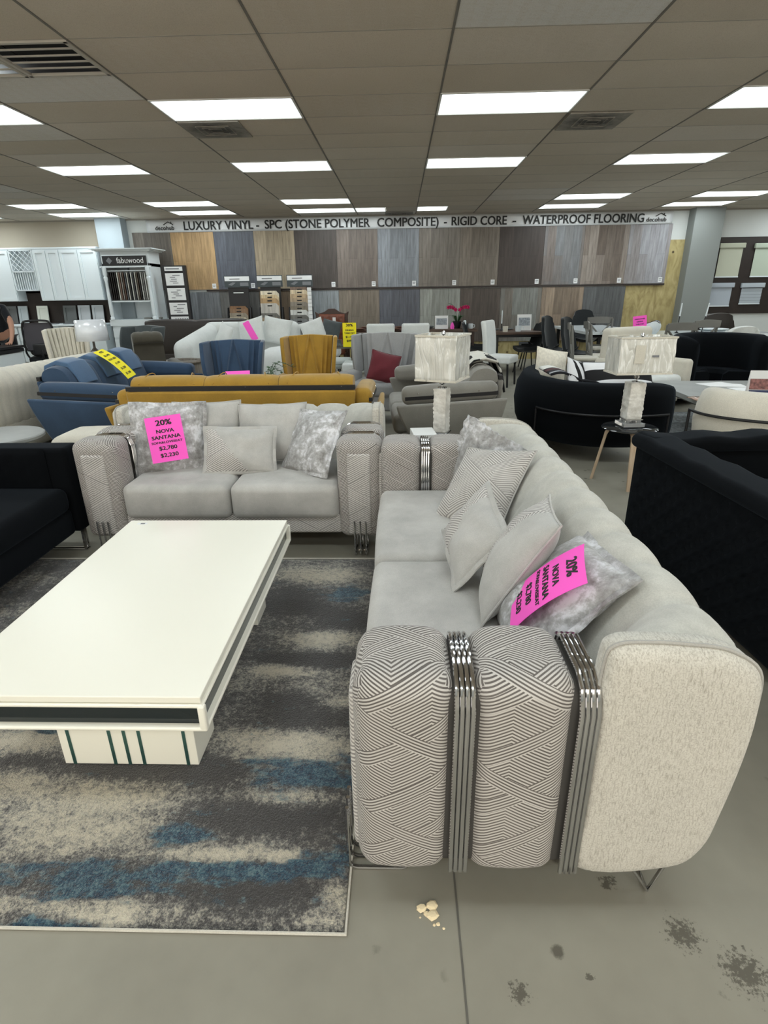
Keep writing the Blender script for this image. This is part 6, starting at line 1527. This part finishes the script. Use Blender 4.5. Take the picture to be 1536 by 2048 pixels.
for s in (0, 1):
    for k in range(8):
        for i in range(36): j = (i + 1) % 36; q = (s * 324 + k * 36 + i, s * 324 + k * 36 + j, s * 324 + (k + 1) * 36 + j, s * 324 + (k + 1) * 36 + i); fs.append(q if not s else tuple(reversed(q)))
for i in range(36): j = (i + 1) % 36; fs.append((288 + i, 288 + j, 324 + 288 + j, 324 + 288 + i))
fs.append(tuple(range(36))); b.add(vs, fs); obj('body', b, 'cabinet', t)
b = B(); pts = [((0.09 + 0.07 * math.sin(2.4)) * (1 + .04 * math.cos(2 * PI * i / 36 * 9)) * math.cos(2 * PI * i / 36), (0.09 + 0.07 * math.sin(2.4)) * (1 + .04 * math.cos(2 * PI * i / 36 * 9)) * math.sin(2 * PI * i / 36), 0.192 + 0.022 * math.sin(2 * PI * i / 36 * 3)) for i in range(36)]; tube(b, pts, 0.006, 6, closed=True); obj('dark_rim', b, 'darkwood', t)
for x, y, rl, lb in ((4.66, 10.05, 0.03, 'white taper candle on black stick, left of the two by the grey column'), (5.02, 9.95, 0.10, 'white taper candle leaning slightly, right of the two by the blinds')):
    t = thing('candlestick', lb, 'candle', (x, y, 0.77), 0, 'taper candles on the white table'); t.rotation_euler = (0, rl, 0); b = B(); lathe(b, [(0.035, 0), (0.03, 0.01), (0.007, 0.03), (0.007, 0.26), (0.016, 0.27), (0, 0.27)], 14); obj('holder', b, 'black', t); b = B(); lathe(b, [(0.012, 0.27), (0.009, 0.47), (0, 0.48)], 12); obj('candle', b, 'cabinet', t)
for k, (x, y, lb) in enumerate(((5.25, 10.0, 'bottom white platter at the right end of the white table'), (5.25, 10.0, 'top white platter stacked at the right end of the white table'))):
    b = B(); lathe(b, [(0, 0), (0.16, 0), (0.22, 0.03), (0.22, 0.036), (0.15, 0.01), (0, 0.01)], 26); tag(obj('platter', b, 'cabinet', None, loc=(x, y, 0.7705 + k * 0.034)), lb, 'platter', 'white platters')
# white bucket chair and brown one on the far right
shell_chair('white upholstered bucket chair behind the rounded black armchair', (4.95, 8.95, 0), R_(190), mat='offwhite', top=0.96, w=0.62)
shell_chair('dark brown padded chair with a red tag near the blinds display', (5.80, 11.2, 0), R_(178), mat='brownl', top=1.05, w=0.66)
t = bpy.data.objects[-1] if False else None

# trailing plant between the blue and mustard wing chairs
t = thing('potted_plant', 'leafy green plant between the blue and mustard wing chairs', 'plant', (-1.42, 6.05, 0))
b = B(); lathe(b, [(0, 0), (0.11, 0), (0.14, 0.55), (0.13, 0.56), (0, 0.54)], 20); obj('planter', b, 'black_plastic', t)
rnd = random.Random(4)
for k in range(9):
    a = rnd.uniform(0, 6.28); L_ = rnd.uniform(0.14, 0.30); h = rnd.uniform(0.02, 0.30); pts = [(0, 0, 0.55), (L_ * .4 * math.cos(a), L_ * .4 * math.sin(a), 0.55 + h), (L_ * math.cos(a), L_ * math.sin(a), 0.53 + h * .9)]
    b = B(); sp_ = smooth_path(pts, 5); tube(b, sp_, 0.003, 5); s_ = obj('stem', b, 'leaf', t); b = B()
    for p in sp_[2:]:
        for q in range(2):
            an = rnd.uniform(0, 6.28); u = Vector((math.cos(an), math.sin(an), rnd.uniform(-.4, .5))).normalized(); v = u.cross(Vector((0, 0, 1))).normalized(); l = rnd.uniform(.03, .05)
            b.add([p, p + u * l * .5 + v * l * .35, p + u * l, p + u * l * .5 - v * l * .35], [(0, 1, 2, 3)])
    o = obj('leaves', b, 'leaf', s_); md = o.modifiers.new('s', 'SOLIDIFY'); md.thickness = 0.001

# ================================================================== DESK, OFFICE CHAIR, PERSON (left edge)
t = thing('desk', 'white desk with black top and a glowing blue strip at the left edge', 'desk', (-6.60, 8.72, 0))
b = B(); box(b, 1.3, 0.6, 0.68, 0, 0, 0.34); obj('body', b, 'cabinet', t, False, bevel=.004)
b = B(); box(b, 1.36, 0.64, 0.035, 0, 0, 0.765); obj('desktop', b, 'black_plastic', t, False)
b = B(); box(b, 1.34, 0.62, 0.05, 0, 0, 0.715); obj('recess_band', b, 'black_plastic', t, False)
e = NT('blue light strip').set(Base_Color=(0.02, 0.3, 0.5, 1)); e.p.inputs['Emission Color'].default_value = (0.10, 0.75, 1.0, 1); e.p.inputs['Emission Strength'].default_value = 2.0; M['led'] = e.m
b = B(); box(b, 1.32, 0.008, 0.022, 0.02, -0.312, 0.720); obj('light_strip', b, 'led', t, False)
t = thing('office_chair', 'black mesh-backed office chair beside the leaning person', 'office chair', (-6.02, 9.75, 0), R_(200))
b = B(); rbox(b, 0.48, 0.48, 0.09, 0.035, 0, 0, 0.50, fn=puff(az=.015)); obj('seat', b, 'darkshell', t)
b = B(); fr_pts = [(-0.21, 0.25, 0.66), (-0.23, 0.27, 0.85), (-0.20, 0.30, 1.08), (-0.10, 0.31, 1.12), (0.10, 0.31, 1.12), (0.20, 0.30, 1.08), (0.23, 0.27, 0.85), (0.21, 0.25, 0.66)]; tube(b, fr_pts, 0.017, 8, closed=True, sm=3); bf = obj('back_frame', b, 'black_plastic', t)
b = B(); prism(b, [(-0.21, 0.66), (0.21, 0.66), (0.22, 0.85), (0.19, 1.09), (-0.19, 1.09), (-0.22, 0.85)], 0.006, 0, 0.28, 0); obj('mesh_back', b, plain('grey mesh', srgb(70, 68, 74), 0.8), bf, False)
b = B(); tube(b, [(0, 0.20, 0.48), (0, 0.30, 0.55), (0, 0.29, 0.70)], 0.02, 8, sm=3); obj('back_support', b, 'black_plastic', t)
for s in (-1, 1):
    b = B(); tube(b, [(s * .25, 0.05, 0.50), (s * .29, 0.05, 0.60), (s * .29, 0.03, 0.70)], 0.016, 8, sm=3); rbox(b, 0.07, 0.26, 0.03, 0.012, s * .29, 0, 0.72); obj('armrest', b, 'black_plastic', t)
b = B(); lathe(b, [(0.03, 0.10), (0.025, 0.46)], 14); obj('gas_lift', b, 'black', t)
for k in range(5):
    a = 2 * PI * k / 5; b = B(); tube(b, [(0, 0, 0.12), (0.30 * math.cos(a), 0.30 * math.sin(a), 0.08)], 0.02, 8, taper=lambda f: 1 - .4 * f); lg = obj('leg', b, 'black_plastic', t)
    b = B(); lathe(b, [(0, 0), (0.02, 0.004), (0.028, 0.03), (0.02, 0.056), (0, 0.06)], 12, 0.30 * math.cos(a), 0.30 * math.sin(a)); obj('caster', b, 'black_plastic', lg)
t = thing('backpack', 'black and grey bag on the office chair at the left', 'bag', (-5.98, 9.62, -0.01), R_(10))
b = B(); rbox(b, 0.40, 0.24, 0.36, 0.09, 0, 0, 0.74, k=4, fn=puff(ay=.02)); obj('body', b, plain('dark grey nylon', srgb(48, 45, 45), 0.7), t)
b = B(); rbox(b, 0.27, 0.08, 0.20, 0.035, 0.02, -0.13, 0.68, k=3); obj('front_pocket', b, 'black_plastic', t)
b = B(); tube(b, [(-0.06, 0, 0.91), (-0.04, 0, 0.95), (0.04, 0, 0.95), (0.06, 0, 0.91)], 0.008, 6, sm=3); obj('handle', b, 'black_plastic', t)
b = B(); box(b, 0.05, 0.003, 0.10, -0.19, -0.12, 0.78, ry=-.1); obj('hang_tag', b, 'white_paper', t, False)

# person leaning over the desk
def skin(name, verts, edges, mat, parent, root=0, sub=2):
    me = bpy.data.meshes.new(name); me.from_pydata([v[:3] for v in verts], [], []); 
    me = bpy.data.meshes.new(name); me.from_pydata([v[:3] for v in verts], edges, []); o = bpy.data.objects.new(name, me); C.objects.link(o); o.parent = parent
    md = o.modifiers.new('skin', 'SKIN'); md.use_smooth_shade = True
    for i, v in enumerate(verts):
        r = v[3] if isinstance(v[3], tuple) else (v[3], v[3]); me.skin_vertices[0].data[i].radius = r; me.skin_vertices[0].data[i].use_root = (i == root)
    s = o.modifiers.new('sub', 'SUBSURF'); s.levels = sub; s.render_levels = sub
    dg = bpy.context.evaluated_depsgraph_get(); m2 = bpy.data.meshes.new_from_object(o.evaluated_get(dg)); o.modifiers.clear(); o.data = m2; m2.name = name
    m2.materials.clear(); m2.materials.append(M[mat]); m2.shade_smooth(); return o
p = thing('person', 'person in dark shirt and trousers leaning over the desk at the left edge', 'person', (-6.52, 9.42, 0), R_(18))
# local: faces -y; standing, bent forward at the hips, right hand on the desk
Vb = [(0, 0.10, 0.93, (.15, .11)), (0, 0.04, 1.06, (.145, .105)), (0, -0.06, 1.20, (.155, .11)), (0, -0.17, 1.31, (.15, .10)), (0, -0.24, 1.38, (.06, .06)), (0, -0.29, 1.43, (.055, .055)), (0, -0.33, 1.50, (.085, .10)), (0, -0.35, 1.57, (.082, .10)), (0, -0.34, 1.63, (.05, .06)),
      (0.17, -0.16, 1.31, .06), (0.25, -0.22, 1.12, .047), (0.27, -0.33, 0.96, .036), (0.26, -0.45, 0.83, .027), (-0.17, -0.16, 1.31, .06), (-0.25, -0.22, 1.12, .047), (-0.25, -0.32, 0.93, .036), (-0.23, -0.44, 0.84, .027),
      (0.10, 0.10, 0.84, .09), (0.12, 0.06, 0.48, .058), (0.12, 0.12, 0.10, .038), (0.13, 0.0, 0.045, .035), (0.135, -0.10, 0.03, .03), (-0.10, 0.10, 0.84, .09), (-0.13, 0.09, 0.48, .058), (-0.13, 0.17, 0.10, .038), (-0.14, 0.05, 0.045, .035), (-0.145, -0.05, 0.03, .03)]
Eb = [(0, 1), (1, 2), (2, 3), (3, 4), (4, 5), (5, 6), (6, 7), (7, 8), (3, 9), (9, 10), (10, 11), (11, 12), (3, 13), (13, 14), (14, 15), (15, 16), (0, 17), (17, 18), (18, 19), (19, 20), (20, 21), (0, 22), (22, 23), (23, 24), (24, 25), (25, 26)]
for s, wr in ((1, 12), (-1, 16)):
    w = Vector(Vb[wr][:3]); base = len(Vb); Vb.append((w.x, w.y - 0.05, w.z - 0.015, (.034, .018))); Eb.append((wr, base))
    for k, (dx, l) in enumerate(((-0.030, .075), (-0.010, .088), (0.010, .084), (0.029, .068))):
        i0 = len(Vb); Vb.append((w.x + dx, w.y - 0.085, w.z - 0.018, .0095)); Vb.append((w.x + dx * 1.2, w.y - 0.085 - l * .5, w.z - 0.016, .009)); Vb.append((w.x + dx * 1.25, w.y - 0.085 - l, w.z - 0.034, .0075)); Eb += [(base, i0), (i0, i0 + 1), (i0 + 1, i0 + 2)]
    i0 = len(Vb); Vb.append((w.x - s * 0.045, w.y - 0.045, w.z - 0.018, .011)); Vb.append((w.x - s * 0.068, w.y - 0.085, w.z - 0.026, .009)); Eb += [(base, i0), (i0, i0 + 1)]
skin('body', Vb, Eb, 'skin', p)
# face
b = B(); 
for s in (-1, 1): lathe(b, [(0, -.012), (0.012, 0), (0, .012)], 10, s * 0.03, -0.437, 1.555)
obj('eye', b, 'navy', p); b = B(); prism(b, [(-0.012, 1.51), (0.012, 1.51), (0.004, 1.56), (-0.004, 1.56)], 0.03, 0, -0.445, 0); obj('nose', b, 'skin', p, bevel=.004)
b = B(); tube(b, [(-0.025, -0.425, 1.48), (0, -0.437, 1.477), (0.025, -0.425, 1.48)], 0.004, 6); obj('mouth', b, 'burgundy', p)
b = B()
for s in (-1, 1): rbox(b, 0.015, 0.035, 0.06, 0.007, s * 0.093, -0.335, 1.53)
obj('ear', b, 'skin', p)
b = B(); rbox(b, 0.20, 0.235, 0.15, 0.07, 0, -0.325, 1.625, k=5); obj('hair', b, plain('dark brown hair', srgb(30, 24, 20), 0.6), p)
Sh = [(0, 0.10, 0.92, (.168, .128)), (0, 0.04, 1.06, (.165, .125)), (0, -0.06, 1.20, (.172, .128)), (0, -0.165, 1.30, (.165, .115)), (0, -0.215, 1.355, (.085, .08)), (0.17, -0.16, 1.31, .078), (0.215, -0.185, 1.20, .066), (0.238, -0.21, 1.08, .06), (-0.17, -0.16, 1.31, .078), (-0.22, -0.20, 1.20, .066), (-0.25, -0.235, 1.08, .06)]
skin('shirt', Sh, [(0, 1), (1, 2), (2, 3), (3, 4), (3, 5), (5, 6), (6, 7), (3, 8), (8, 9), (9, 10)], 'navy', p)
Tr = [(0, 0.105, 0.93, (.165, .125)), (0.10, 0.10, 0.82, .105), (0.12, 0.06, 0.48, .075), (0.12, 0.12, 0.09, .058), (-0.10, 0.10, 0.82, .105), (-0.13, 0.09, 0.48, .075), (-0.13, 0.17, 0.09, .058)]
skin('trousers', Tr, [(0, 1), (1, 2), (2, 3), (0, 4), (4, 5), (5, 6)], 'navy', p)
for s, x, y in ((1, .132, -0.02), (-1, -.142, 0.03)):
    b = B(); rbox(b, 0.095, 0.27, 0.085, 0.035, x, y, 0.045, k=4); obj('shoe', b, 'black_plastic', p)
